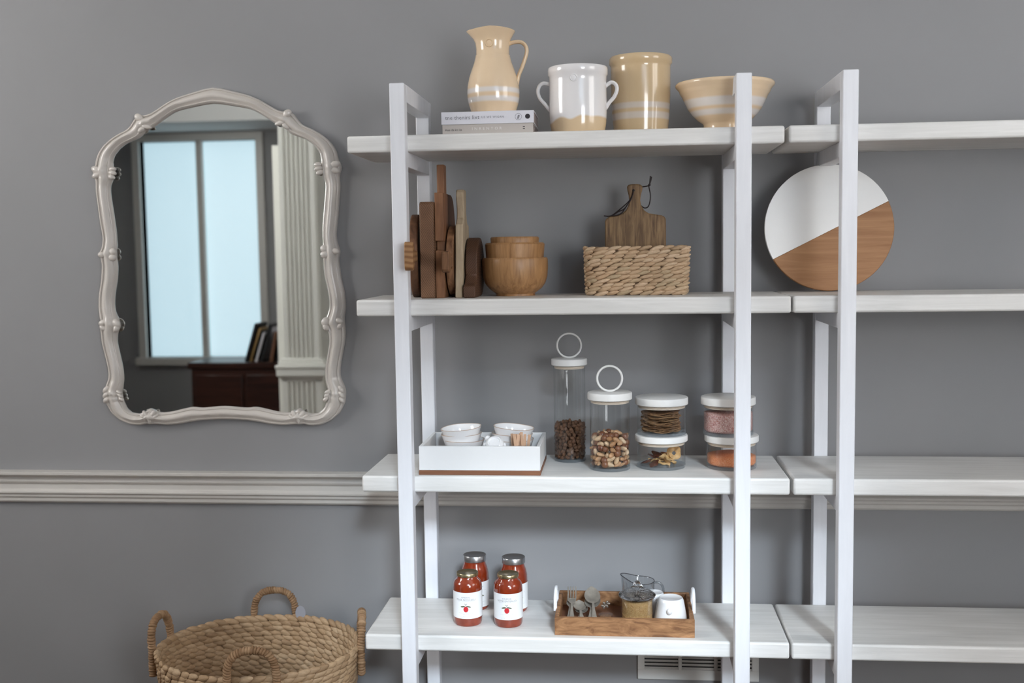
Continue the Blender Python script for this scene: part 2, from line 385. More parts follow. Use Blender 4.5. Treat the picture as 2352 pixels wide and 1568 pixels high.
MB().prism(half(True), 'y', 0, .016, M=Mt).build('white_face', plain('white_marble', (.80,.79,.77), .3, var=.03, vscale=6), board, bevel=.002)
MB().prism(half(False), 'y', 0, .016, M=Mt).build('wooden_edge', wood('mango_wood', (.30,.14,.06), (.42,.22,.1), 'x'), board, bevel=.002)

# ------------------------------------------------------------------ wall vent
vt = thing('wall_vent', 'painted metal air vent grille low on the wall behind the shelving', 'vent', (.946, WY, .09))
VX0, VX1, VZ0, VZ1 = .736, 1.156, .092, .268
f = MB(); y0 = WY-.012
ix0, ix1, iz0, iz1 = VX0+.024, VX1-.024, VZ0+.036, VZ1-.024
f.box(VX0, VX1, y0, WY, VZ0, iz0).box(VX0, VX1, y0, WY, iz1, VZ1).box(VX0, ix0, y0, WY, iz0, iz1).box(ix1, VX1, y0, WY, iz0, iz1)
xs = [ix0 + (ix1-ix0)*k/3 for k in (1,2)]
for x in xs: f.box(x-.006, x+.006, y0, WY, iz0, iz1)
f.build('frame', VENTM, vt, bevel=.0015)
l = MB(); cells = [ix0]+xs+[ix1]
for a, b in zip(cells, cells[1:]):
    for k in range(9):
        z = iz0+.007+k*.0128
        l.box(a, b, 0, .0112, 0, .0022, M=Matrix.Translation((0, y0+.002, z)) @ Matrix.Rotation(rad(-48), 4, 'X'))
l.build('louvers', VENTM, vt)
MB().box(ix0, ix1, WY-.002, WY-.0005, iz0, iz1).build('duct_shade_sheet', DARK, vt)  # dark sheet standing in for the shade inside the duct

# ------------------------------------------------------------------ mirror
MY = .512
OUT = [(569.9,218),(595.6,228.4),(628.5,248),(645,256),(654.6,257),(662.8,254),(675,260.7),(682,272),(694.4,286.5),(716,295.6),(738,308),(757,323),(771,342),(777,361),(778,371),(787,384),(779.4,401),(781.5,426),(779,464),(776.6,500),(772,541),(776.6,563),(783,576.6),(778,593),(784.5,641),(792,672),(795,706),(790.7,731),(793.8,753.7),(793,782),(787,812.6),(781.7,843.5),(781.7,866),(791.5,885.6),(795,897),(793.5,922),(781.7,947),(762,964),(739.6,974),(717,976),(697.5,972),(687.7,974),(678,972.6),(652.6,975.4),(621.7,972.6),(593.7,967),(570,963.6)]
INN = [(570,249),(587.4,255),(615,272),(631,283),(645,290),(654.6,292),(664,304),(672,309),(680.6,312),(702.6,320),(719,331),(732.7,346),(737,356),(739,368),(739,379),(738,392),(740,402),(747,412),(749,428.5),(747,455),(745,478),(742,513.5),(741.5,546),(744,570),(745,585),(743,605),(746.6,636),(753.7,664),(758,692),(756.5,717),(750,728),(745.5,744),(755,759),(758,782),(753.7,810),(748.6,841),(747.5,869),(752,888),(755,897),(752,919),(745,937.5),(734,947),(717,949.6),(700,944.5),(689,936),(678,943),(664,947),(638.6,944.5),(610.5,937.5),(588,933),(570,936)]
def segs(pts, marks):
    return [pts[a:b+1] for a, b in zip(marks, marks[1:])]
def resample(pts, n):
    pts = [Vector(p) for p in pts]; L = [0]
    for a, b in zip(pts, pts[1:]): L.append(L[-1]+(b-a).length)
    out = []
    for k in range(n):
        d = L[-1]*k/n; i = max(j for j in range(len(L)) if L[j] <= d+1e-9); i = min(i, len(pts)-2)
        out.append(pts[i].lerp(pts[i+1], (d-L[i])/(L[i+1]-L[i])))
    return out
def near(pts, p): return min(range(len(pts)), key=lambda i: (pts[i][0]-p[0])**2+(pts[i][1]-p[1])**2)
keysO = [(569.9,218),(654.6,257),(787,384),(783,576.6),(790.7,731),(795,897),(687.7,974),(570,963.6)]
keysI = [(570,249),(654.6,292),(739,379),(744,570),(745.5,744),(755,897),(689,936),(570,936)]
ns = [14,30,26,20,22,34,18]
ro = []; ri = []
for pts, keys, outl in ((OUT, keysO, ro), (INN, keysI, ri)):
    w = [(aY(u, v, MY).x, aY(u, v, MY).z) for u, v in pts]; mk = [near(pts, k) for k in keys]
    for sg, n in zip(segs(w, mk), ns): outl += resample(sg, n)
    outl.append(Vector(w[-1]))
AX = aY(505, 600, MY).x                                  # axis of the mirror
top_o = Vector((AX, ro[0].y+.032)); top_i = Vector((AX, ri[0].y+.022)); bot_o = Vector((AX, ro[-1].y+.004)); bot_i = Vector((AX, ri[-1].y+.008))
ro = [top_o.lerp(ro[0], k/4) for k in range(4)] + ro + [ro[-1].lerp(bot_o, k/4) for k in (1,2,3)]
ri = [top_i.lerp(ri[0], k/4) for k in range(4)] + ri + [ri[-1].lerp(bot_i, k/4) for k in (1,2,3)]
ro = ro + [bot_o] + [Vector((2*AX-p.x, p.y)) for p in reversed(ro[1:])]
ri = ri + [bot_i] + [Vector((2*AX-p.x, p.y)) for p in reversed(ri[1:])]
for lst in (ro, ri):
    for _ in range(1):
        n = len(lst); lst[:] = [(lst[i-1]+lst[i]*2+lst[(i+1) % n])/4 for i in range(n)]
prof = [(0,.0),(0,.014),(.05,.022),(.13,.024),(.17,.019),(.22,.020),(.34,.029),(.5,.034),(.64,.031),(.75,.023),(.80,.022),(.86,.025),(.93,.022),(1.0,.012),(1.03,.0)]
mirror = thing('wall_mirror', 'ornate cream mirror with scalloped curved frame hanging on the grey wall', 'mirror', (AX, WY, ro[len(ro)//2].y))
fr = MB(); n = len(ro); K = len(prof)
orn = [(654.6,275,.05),(762,380,.05),(764,575,.05),(768,738,.05),(770,900,.045),(688,955,.045)]
ornp = [(aY(u, v, MY).x, aY(u, v, MY).z, w) for u, v, w in orn]; ornp += [(2*AX-x, z, w) for x, z, w in ornp]
for i in range(n):
    mid = (ro[i]+ri[i])/2
    k0 = max(max(0, 1-math.hypot(mid.x-x, mid.y-z)/w) for x, z, w in ornp)
    for t, h in prof:
        p = ro[i].lerp(ri[i], t); hh = h*(1+.22*k0) + (.0035*k0*math.cos(i*1.9+t*5) if h > .013 else 0)
        fr.v.append(Vector((p.x, MY+.006-hh, p.y)))
for i in range(n):
    j = (i+1) % n
    for k in range(K-1): fr.f.append((i*K+k, j*K+k, j*K+k+1, i*K+k+1)); fr.m.append(0)
fr.build('frame', MIRW, mirror, angle=60)
def lobe(u, v, du, dv, ang, sgn=1):
    p = aY(u, v, MY); m = mpp(u, v, MY)
    for s in (1, -1):
        x = p.x if s == 1 else 2*AX-p.x
        MB().ell(Matrix.Translation((x, MY-.021, p.z)) @ Matrix.Rotation(rad(ang)*s, 4, 'Y') @ Matrix.Diagonal((du*m*1.12, .0105, dv*m*(1.45 if dv < 9 else .85), 1)), 14, 9).build('carved_leaf', MIRW, mirror)
for (u, v, du, dv, a) in [(734,379,8,4,0),(735,388,9,4,-10),(738,397,8,4,-20),(770,380,15,6,-20),(772,391,12,5,20),(748,571,8,6,20),(750,584,10,6,-10),(774,577,9,5,0),
                          (751,738,8,8,30),(752,750,8,5,60),(783,736,10,5,20),(784,748,8,4,-40),(756,898,7,3,-30),(754,906,7,3,-35),(752,914,7,3,-40),(787,892,9,4,50),(788,904,9,4,50),(788,916,8,4,45),
                          (681,950,5,13,-35),(697,950,5,13,35),(689,958,4,15,0),(675,955,4,11,-55),(703,955,4,11,55),(648,284,12,4,-15),(660,291,9,4,40),(664,262,10,6,-30)]: lobe(u, v, du, dv, a)
g = MB(); cen = sum(ri, Vector((0,0)))/n
g.v = [Vector((p.x+(p.x-cen.x)*.02, MY-.003, p.y+(p.y-cen.y)*.02)) for p in ri]; g.v += [Vector((p.x, MY+.002, p.z)) for p in g.v]
g.f = [tuple(range(n)), tuple(reversed(range(n, 2*n)))] + [(i, (i+1) % n, n+(i+1) % n, n+i) for i in range(n)]; g.m = [0]*len(g.f)
g.build('mirror_glass', MIRG, mirror, smooth=False)

# the far side of the room that the mirror shows (seen at its mirrored depth)
VM = 2*(MY-.003)
def mir(u, v, Yreal): p = aY(u, v, VM-Yreal); return p.x, p.z
PY = -2.35
pxl, pz = mir(650, 845, PY); pxr, _ = mir(738, 845, PY); pzb = mir(690, 872, PY)[1]
COLW = plain('pilaster_paint', (.83,.82,.77), .5)
def fluted(x0, x1, y, z0, z1, nfl, dep, back):
    pts = [(x0, back), (x0, y)]; w = x1-x0; m = w*.11; fw = (w-2*m)/nfl
    for k in range(nfl):
        a = x0+m+k*fw
        for q in range(7):
            t = pi*q/6; pts.append((a+fw*(.5-.38*cos(t)), y-dep*sin(t)))
    pts += [(x1, y), (x1, back)]
    return MB().prism(pts, 'z', z0, z1)
pil = struct(thing('pilaster', '', 'pilaster', ((pxl+pxr)/2, PY, FZ))); del pil['label']; del pil['category']
fluted(pxl+.012, pxr-.012, PY, pz+.05, CZ, 6, .012, PY-.2).build('fluted_shaft', COLW, pil)
fluted(pxl, pxr, PY+.012, FZ, pzb, 6, .012, PY-.2).build('pedestal', COLW, pil)
mo = MB()
for (e, a, b) in ((.012, pzb-.01, pzb+.01), (.022, pzb+.01, pzb+.025), (.034, pzb+.025, pz), (.04, pz, pz+.02), (.024, pz+.02, pz+.04), (.01, pz+.04, pz+.06)):
    mo.box(pxl-e, pxr+e, PY-.2, PY+e, a, b)
mo.build('moulding', COLW, pil, bevel=.004)
struct(MB().box(pxr-.02, pxr+.42, PY-.19, PY-.07, FZ, CZ).build('wall_stub', COLW))
struct(MB().box(pxl-.06, pxl+.01, PY-.19, PY-.1, FZ, mir(630, 330, PY)[1]).build('trim_3', COLW))
SY = -3.4
sx, sz = mir(672, 832, SY); sx0 = mir(430, 832, SY)[0]
sb = thing('sideboard', 'dark mahogany sideboard reflected low in the mirror', 'sideboard', ((sx+sx0)/2, SY, FZ))
MB().box(sx0, sx+.05, SY-.5, SY, sz-.045, sz).build('top', DARKW, sb, bevel=.006)
MB().box(sx0+.02, sx+.03, SY-.48, SY-.02, FZ+.1, sz-.045).build('body', DARKW, sb, bevel=.004)
for a, b in ((0,.48),(.52,1)):
    x0, x1 = sx0+.05, sx
    d = MB().box(x0+(x1-x0)*a, x0+(x1-x0)*b, SY-.02, SY-.005, FZ+.14, sz-.09).build('door', DARKW, sb, bevel=.005)
    MB().ell(Matrix.Translation((x0+(x1-x0)*(b-.06 if a == 0 else a+.06), SY+.008, (sz+FZ)/2)) @ Matrix.Diagonal((.014,.014,.014,1)), 12, 8).build('knob', GOLD, d)
MB().box(sx0+.04, sx+.01, SY-.46, SY-.05, FZ, FZ+.1).build('plinth', DARKW, sb)
BLK = plain('black_frame', (.012,.012,.014), .35); GOL = plain('gilt_frame', (.52,.33,.13), .35, metal=.4); WHF = plain('white_frame', (.62,.60,.63), .4); BRF = plain('brown_frame', (.13,.055,.025), .45)
items = [(577,600,742,.020,BLK,'black picture frame leaning first from the left, reflected in mirror'),(587,609,752,.016,GOL,'gilt picture frame leaning among the reflected frames'),
         (600,618,762,.014,WHF,'white picture frame leaning among the reflected frames'),(612,633,744,.030,BLK,'thick black picture frame with white top in mirror'),
         (634,645,760,.022,BRF,'brown picture frame behind the black one, reflected in mirror'),(648,657,772,.018,BLK,'black picture frame nearest the pilaster in the mirror')]
for i, (ub, ut, vt_, th, mt, lb) in enumerate(items):
    yy = SY-.12-.02*(i % 2); x0, _ = mir(ub, 832, yy); x1, z1 = mir(ut, vt_, yy); L = math.hypot(x1-x0, z1-sz); an = math.atan2(x1-x0, z1-sz)
    t = thing('picture_frame', lb, 'picture frame', (x0, yy, sz), 'picture frames on the sideboard')
    M = Matrix.Translation((x0, yy, sz+.5*th*sin(an)+.001)) @ Matrix.Rotation(an, 4, 'Y')
    f = MB(); w = .12; b = .018
    f.box(-th/2, th/2, -w, w, 0, b, M=M).box(-th/2, th/2, -w, w, L-b, L, M=M).box(-th/2, th/2, -w, -w+b, b, L-b, M=M).box(-th/2, th/2, w-b, w, b, L-b, M=M)
    f.build('frame', mt, t, bevel=.002)
    MB().box(-th/2+.004, th/2-.004, -w+b, w-b, b, L-b, M=M).build('picture', BLK if i != 3 else WHF, t)

# ------------------------------------------------------------------ top shelf
def px_lathe(u, Y, pts, zb, inner=.006, base=True):
    """side silhouette (v, half width in photo px) top to bottom -> outer profile in metres over zb"""
    out = []
    for v, h in pts:
        p = aY(u, v, Y); out.append((h*mpp(u, v, Y), p.z-zb))
    return out
def vessel(prof_out, wall=.006, foot=None):
    """outer profile, listed rim -> foot, turned into a closed thick-walled profile"""
    up = list(reversed(prof_out)); up[0] = (up[0][0], 0.0)
    inn = [(max(.004, r-wall), z) for r, z in prof_out]
    inn = [p for p in inn if p[1] > wall] + [(max(.004, inn[-1][0]-.004), wall)]
    rim_r, rim_z = up[-1]
    return [(0, 0)] + up + [(rim_r-wall*.25, rim_z+wall*.3), (rim_r-wall*.75, rim_z+wall*.3)] + inn + [(0, wall)]

# books
bw = thing('book', 'thick white book on top of the beige one under the yellow jug', 'book', aY(1014, 285, .06), 'books under the jug')
p0 = aY(1016, 305, .06); p1 = aY(1225, 300, .06)
zb1 = Z1+.0285; zb2 = zb1+.0375
def book(t, x0, x1, y0, dep, z0, z1, cov, ct=.0025):
    c = MB().box(x0, x1, y0, y0+ct, z0, z1).box(x0, x1, y0+ct, y0+dep, z0, z0+ct).box(x0, x1, y0+ct, y0+dep, z1-ct, z1)
    c.build('cover', cov, t, bevel=.0008)
    MB().box(x0+.003, x1-.003, y0+ct, y0+dep-.004, z0+ct, z1-ct).build('pages', PAGES, t)
bx0, bx1 = aY(1013.5, 275, .06).x, aY(1226, 270, .06).x
book(bw, bx0, bx1, .060, .205, zb1, zb2, BKW)
b2 = thing('book', 'thinner beige book lying directly on the top shelf board', 'book', (p0.x, .064, Z1), 'books under the jug')
cx0, cx1 = aY(1016, 295, .063).x, aY(1224.5, 290, .063).x
book(b2, cx0, cx1, .063, .20, Z1, zb1, BKB)
def spine_text(t, name, body, size, x, y, z, mt, sp=1.0):
    vs, fs = text_mesh(body, size, sp)
    MB().add([(x+a, y, z+b) for a, b in vs], fs).build(name, mt, t, smooth=False)
sc_ = (bx1-bx0)/212.5; zc = (zb1+zb2)/2
X = lambda u: bx0+(u-1013.5)*sc_
spine_text(bw, 'title_lettering', 'tne thenirs lixt', .0165, X(1062), .0594, zc+.001, INK, 1.05)
spine_text(bw, 'author_lettering', 'UE WE WIGAN', .0085, X(1132), .0594, zc+.001, INK, 1.25)
em = MB(); ring = [(X(1191)+.0102*cos(a), zc+.0102*sin(a)) for a in [2*pi*k/32 for k in range(32)]]; ri2 = [(X(1191)+.0092*cos(a), zc+.0092*sin(a)) for a in [2*pi*k/32 for k in range(32)]]
em.add([(x, .0594, z) for x, z in ring+ri2], [(k, (k+1)%32, 32+(k+1)%32, 32+k) for k in range(32)])
for dx, dz, a, b in ((.0015,.0035,.0022,.002),(-.001,-.0005,.0016,.0042),(.0022,.0008,.0012,.0022),(-.0025,-.0045,.0012,.0025),(.0008,-.0042,.001,.0026)):
    em.add([(X(1191)+dx+a*cos(2*pi*k/12), .0593, zc+dz+b*sin(2*pi*k/12)) for k in range(12)], [tuple(range(12))])
em.build('round_emblem', INK, bw, smooth=False)
MB().add([(X(1212)+.0075*cos(2*pi*k/24), .0594, zc+.0005+.0075*sin(2*pi*k/24)) for k in range(24)], [tuple(range(24))]).build('dot_emblem', INKB, bw, smooth=False)
spine_text(b2, 'author_lettering', 'ihue da ko ita', .0095, X(1041), .0624, Z1+.0125, INKB)
spine_text(b2, 'title_lettering', 'I N R E N T O R', .012, X(1118), .0624, Z1+.0145, INKL, 1.1)
b2m = MB()
for k, (a, b) in enumerate(((0,.0022),(.0,-.0035))): b2m.box(X(1203)+a-.003, X(1203)+a+.003, .0622, .0626, Z1+.0145+b, Z1+.0165+b)
b2m.build('publisher_mark', INKB, b2)

# yellow jug on the books
JY = .165; ju = 1132.5
jp = px_lathe(ju, JY, [(70,52),(72,51.5),(80,47),(90,42),(100,39.5),(115,38),(127,38.6),(129.5,40.2),(132,40),(145,43.5),(160,49),(180,55.5),(200,59.5),(214,60.3),(228,59.5),(240,57),(253,53)], zb2)
jp.append((jp[-1][0]-.003, 0)); jx = aY(ju, 160, JY).x; jh = jp[0][1]
zz = lambda v: aY(ju, v, JY).z-zb2
M_J = banded('yellow_ware_jug', YELLOW, BANDW, [(zz(235.5)-.004, zz(224)-.004), (zz(215.5)-.003, zz(204.5)-.003)], .3)
jug = thing('jug', 'tall yellow stoneware jug with two white stripes standing on the books', 'jug', (jx, JY, zb2))
def spout(p):
    k = max(0, (p.z-jh*.86)/(jh*.14)); a = math.atan2(p.y, p.x)
    d = max(0, cos(a-pi))**6
    return Vector((p.x*(1+.16*d*k), p.y, p.z-.012*k*(1-d)*0-.004*k*abs(cos(a))+ (0.002*d*k)))
MB().lathe(vessel(jp, .006), (jx, JY, zb2), 64, fn=spout).build('body', M_J, jug, angle=50)
hp = [(1152,108),(1161,104),(1171,100),(1184,96.5),(1197,97),(1207,105),(1210,118),(1206,135),(1199,155),(1192,172),(1188.5,188),(1187,196),(1181,204)]
MB().tube(smoothpts([aY(u, v, JY) for u, v in hp], 5), .0062, 12, flat=1.7).build('handle', M_J, jug)
def medal(t, u, v, Y, r_out, rad_surf, mt, cx):
    p = aY(u, v, Y); x = p.x; dy = math.sqrt(max(0, rad_surf**2-(x-cx)**2)); m = mpp(u, v, Y)
    y = Y-dy; an = math.asin((x-cx)/rad_surf)
    prof = [(0,.0035),(r_out*m*.55,.0032),(r_out*m*.66,.0022),(r_out*m*.78,.0042),(r_out*m*.92,.0042),(r_out*m,0.001),(r_out*m*.9,-.006),(0,-.006)]
    MB().lathe(prof, (x, y, p.z), 28, M=Matrix.Rotation(an, 4, 'Z') @ Matrix.Rotation(pi/2, 4, 'X')).build('medallion', mt, t)
medal(jug, 1128, 105.5, JY, 9.6, 38.3*mpp(ju,105,JY), M_J, jx)

# white two-handled crock
WYc = .175; wu = 1327.5
wp = px_lathe(wu, WYc, [(158,68.5),(163,69),(174,68.5),(177,66),(190,65.5),(230,66),(262,66),(285,64.5),(300,62)], Z1); wp.append((wp[-1][0]-.004, 0))
wx = aY(wu, 230, WYc).x
m, nt, b = newmat('dipped_white_glaze')
tc = nt.nodes.new('ShaderNodeTexCoord'); spx = nt.nodes.new('ShaderNodeSeparateXYZ'); nt.links.new(tc.outputs['Object'], spx.inputs[0])
f1 = noise(nt, coords(nt, (1,1,.0)), 9, 1.2, .5)
ad = nt.nodes.new('ShaderNodeMath'); ad.operation = 'MULTIPLY_ADD'; ad.inputs[1].default_value = -.085; nt.links.new(f1, ad.inputs[0]); nt.links.new(spx.outputs['Z'], ad.inputs[2])
mr = nt.nodes.new('ShaderNodeMapRange'); mr.inputs['From Min'].default_value = -.003; mr.inputs['From Max'].default_value = .004; nt.links.new(ad.outputs[0], mr.inputs['Value'])
nt.links.new(ramp(nt, mr.outputs['Result'], [(0, (.70,.53,.34)), (1, (.83,.81,.81))]), b.inputs['Base Color'])
b.inputs['Roughness'].default_value = .16; b.inputs['Coat Weight'].default_value = .5
DIP = m
wc = thing('crock', 'white glazed crock with two loop handles and a bare tan foot', 'crock', (wx, WYc, Z1))
MB().lathe(vessel(wp, .007), (wx, WYc, Z1), 64).build('body', DIP, wc, angle=50)
for hp in ([(1268,197),(1260,193.5),(1248,191.5),(1239,198),(1235.5,211),(1240,226),(1252,240),(1260,250),(1267,258)], [(1387,202),(1393,196),(1404,189),(1414,194),(1417,206),(1411,222),(1399,236),(1393,246),(1387,254)]):
    MB().tube(smoothpts([aY(u, v, WYc) for u, v in hp], 6), .0062, 12, flat=1.5).build('handle', CHINA, wc)
medal(wc, 1320.5, 188, WYc, 8.6, 66*mpp(wu,188,WYc), CHINA, wx)

# tall tan crock
TY = .275; tu = 1471.5
tp = px_lathe(tu, TY, [(134,71),(137,72.5),(148,72),(152,68.5),(160,68.3),(220,68),(270,65.5),(292,63)], Z1); tp.append((tp[-1][0], 0))
tx = aY(tu, 220, TY).x; tz = lambda v: aY(tu, v, TY).z-Z1
M_T = banded('tan_ware_crock', (.66,.49,.30), (.68,.60,.53), [(tz(277)-.001, tz(262.5)-.001), (tz(254.5), tz(241.5))], .3)
tcr = thing('crock', 'tall straight tan crock with two pale stripes near the foot', 'crock', (tx, TY, Z1))
MB().lathe(vessel(tp, .008), (tx, TY, Z1), 64).build('body', M_T, tcr, angle=50)

# striped bowl
BYc = .235; bu = 1664.7
bp = px_lathe(bu, BYc, [(193,112),(196,113),(200,111.5),(206,106),(210,103.5),(214,102.5),(217,100.5),(222,97),(235,91.5),(250,84),(265,73),(277,60),(284,50),(288,48),(294,48)], Z1); bp.append((bp[-1][0], 0))
bxx = aY(bu, 240, BYc).x; bz = lambda v: aY(bu, v, BYc).z-Z1
M_B = banded('yellow_ware_bowl', YELLOW, BANDW, [(bz(269), bz(257)), (bz(250), bz(231.5))], .3)
bowl = thing('mixing_bowl', 'wide yellow stoneware mixing bowl with white stripes behind the right post', 'bowl', (bxx, BYc, Z1))
MB().lathe(vessel(bp, .007), (bxx, BYc, Z1), 72).build('body', M_B, bowl, angle=45)

# ------------------------------------------------------------------ second shelf: cutting boards standing on edge
def yz_board(x0, th, outline, name, mt, parent, rz=0, piv=None, bev=.004):
    M = None
    if rz: M = Matrix.Translation(piv) @ Matrix.Rotation(rz, 4, 'Z') @ Matrix.Translation(-Vector(piv))
    return MB().prism(outline, 'x', x0, x0+th, M=M).build(name, mt, parent, bevel=bev, bseg=2, angle=30)
def arc(cy, cz, r, a0, a1, n=24): return [(cy+r*cos(rad(a0+(a1-a0)*k/n)), cz+r*sin(rad(a0+(a1-a0)*k/n))) for k in range(n+1)]
def paddle(cy, R, zc, tip, kh, nh, kd):
    """disc with a waisted handle that points to the viewer (-Y)"""
    h = math.degrees(math.asin(nh*1.5/R))
    o = arc(cy, zc, R, 180+h, 540-h, 60)
    fy = cy-R
    o += [(fy-.004, zc+nh*1.1), (fy-.014, zc+nh)] + [(tip+kd*.95, zc+nh*1.05), (tip+kd*.8, zc+kh*.82), (tip+kd*.55, zc+kh*.98), (tip+kd*.3, zc+kh), (tip+.004, zc+kh*.9), (tip, zc+kh*.7)]
    o += [(tip, zc-kh*.7), (tip+.004, zc-kh*.9), (tip+kd*.3, zc-kh), (tip+kd*.55, zc-kh*.98), (tip+kd*.8, zc-kh*.82), (tip+kd*.95, zc-nh*1.05), (fy-.014, zc-nh), (fy-.004, zc-nh*1.1)]
    return o
CB = 'chopping boards standing on edge'
def xb(u, v, Y): return aY(u, v, Y).x
# 1 round paddle, handle past the left post
x1 = xb(949, 585, .26)
t = thing('chopping_board', 'round paddle board whose honey handle sticks out past the left post', 'chopping board', (x1, .25, Z2), CB)
xt = xb(929, 585, -.055)
rz1 = math.atan2(x1-xt, .315)
R1 = .133
MB().prism(arc(.25, Z2+R1, R1, 0, 360, 72)[:-1], 'x', x1, x1+.026, M=Matrix.Translation((x1,.25,0)) @ Matrix.Rotation(-rz1, 4, 'Z') @ Matrix.Translation((-x1,-.25,0))).build('blade', W_B, t, bevel=.004)
ho = [(.13, .016), (.06, .018), (.005, .02), (-.008, .034), (-.022, .042), (-.042, .043), (-.052, .038), (-.056, .028)]
ho = [(y, Z2+R1+h) for y, h in ho] + [(y, Z2+R1-h) for y, h in reversed(ho)]
MB().prism(ho, 'x', x1, x1+.026, M=Matrix.Translation((x1,.25,0)) @ Matrix.Rotation(-rz1, 4, 'Z') @ Matrix.Translation((-x1,-.25,0))).build('handle', W_K, t, bevel=.003)
# 2 thick tall rectangle
x2a, x2b = xb(964.5, 570, .12), xb(997, 570, .12); z2t = aY(980, 463, .12).z
t = thing('chopping_board', 'thick tall rectangular board showing its end grain beside left post', 'chopping board', (x2a, .22, Z2), CB)
yz_board(x2a, x2b-x2a, [(.118,Z2),(.32,Z2),(.32,z2t),(.128,z2t),(.12,z2t-.006),(.118,z2t-.03)], 'slab', W_G, t)
# 3 tall board with notch and square handle
x3a = x2b+.0012; x3b = xb(1019.5, 570, .135); z3t = aY(1010, 442, .135).z; zn0, zn1 = aY(1010, 575, .135).z, aY(1010, 553, .135).z
t = thing('chopping_board', 'tallest board with a notched edge and a square upright handle', 'chopping board', (x3a, .2, Z2), CB)
yz_board(x3a, x3b-x3a, [(.135,Z2),(.235,Z2),(.235,z3t-.01),(.228,z3t),(.135,z3t),(.135,zn1),(.165,zn1),(.165,zn0),(.135,zn0)], 'slab', W_C, t, bev=.0015)
xh0, xh1 = xb(1008, 400, .18), xb(1027.5, 400, .18)
MB().box(x3a+.002, x3b-.001, .175, .215, z3t-.002, aY(1018, 377.5, .175).z).build('handle', W_C, t, bevel=.003)
# 4 board with the curved shoulder behind
x4a = x3a+.003; z4t = aY(1036, 447, .3).z
t = thing('chopping_board', 'dark board with a curved shoulder half hidden behind the tallest one', 'chopping board', (x4a, .32, Z2), CB)
yz_board(x4a, .022, [(.245,Z2),(.40,Z2),(.40,aY(1040,515,.39).z)] + [(.385,aY(1040,490,.39).z),(.365,z4t-.02),(.345,z4t-.006),(.32,z4t),(.25,z4t)], 'slab', W_B, t)
# 5 smaller round paddle
x5 = x3b+.0015; x5b = xb(1041, 600, .16)
R5 = .114
t = thing('chopping_board', 'smaller round paddle board with its knobbed handle towards the viewer', 'chopping board', (x5, .25, Z2), CB)
zc5 = aY(1027, 600, .1).z
yz_board(x5+.003, min(x5b-x5, .026), paddle(.25, R5, Z2+R5, .055, .033, .015, .045), 'paddle', W_A, t, bev=.0025)
# 6 pale paddle, handle up
x6 = x5+.031; x6w = .0245; z6b = aY(1055, 515, .14).z; z6t = aY(1060, 435, .2).z
t = thing('chopping_board', 'pale beech paddle board with its curved handle pointing up', 'chopping board', (x6, .22, Z2), CB)
h = z6t-z6b
yz_board(x6, x6w, [(.14,Z2),(.30,Z2),(.30,z6b),(.272,z6b+.004),(.255,z6b+h*.2),(.248,z6b+h*.4),(.25,z6b+h*.7),(.252,z6b+h*.92),(.245,z6t),(.2,z6t),(.19,z6b+h*.9),(.192,z6b+h*.7),(.202,z6b+h*.45),(.198,z6b+h*.2),(.18,z6b+h*.05),(.165,z6b)], 'paddle', W_E, t)
# 7 dark round board with foot handle
x7 = x6+x6w+.004; R7 = .0945
t = thing('chopping_board', 'thick dark round board leaning next to the wooden bowls', 'chopping board', (x7, .26, Z2), CB)
o7 = arc(.265, Z2+R7, R7, -100, 195, 60)
o7 += [(.168, Z2+.062), (.150, Z2+.045), (.128, Z2+.040), (.120, Z2+.036), (.120, Z2), (.23, Z2)]
yz_board(x7, .038, o7, 'disc', W_F, t)
# wooden bowls, nested
NY = .287; nu = 1183.5
nx = xb(nu, 640, NY); mm = mpp(nu, 640, NY)
def bowl_w(lbl, pts, zb, r_cut):
    pr = px_lathe(nu, NY, pts, zb); pr.append((pr[-1][0], 0)); t = thing('wooden_bowl', lbl, 'bowl', (nx, NY, zb), 'nested wooden bowls')
    return MB().lathe(vessel(pr, .008), (nx, NY, zb), 64).build('bowl_body', W_BOWL, t, angle=40)
bowl_w('largest wooden bowl with a turned foot, outermost of the nest', [(593,74.5),(596,75.5),(615,75.5),(635,74),(650,69),(661,61),(668,52),(672,46),(674,44.5),(678,45.5)], Z2, 0)
bowl_w('middle wooden bowl nested inside the largest one', [(559,67),(561,68.5),(580,67),(592,66),(640,60),(652,50),(660,40)], Z2+.022, 0)
bowl_w('smallest wooden bowl on top of the nested three', [(545.5,55),(547,56),(560,55),(600,51),(635,40),(640,30)], Z2+.05, 0)

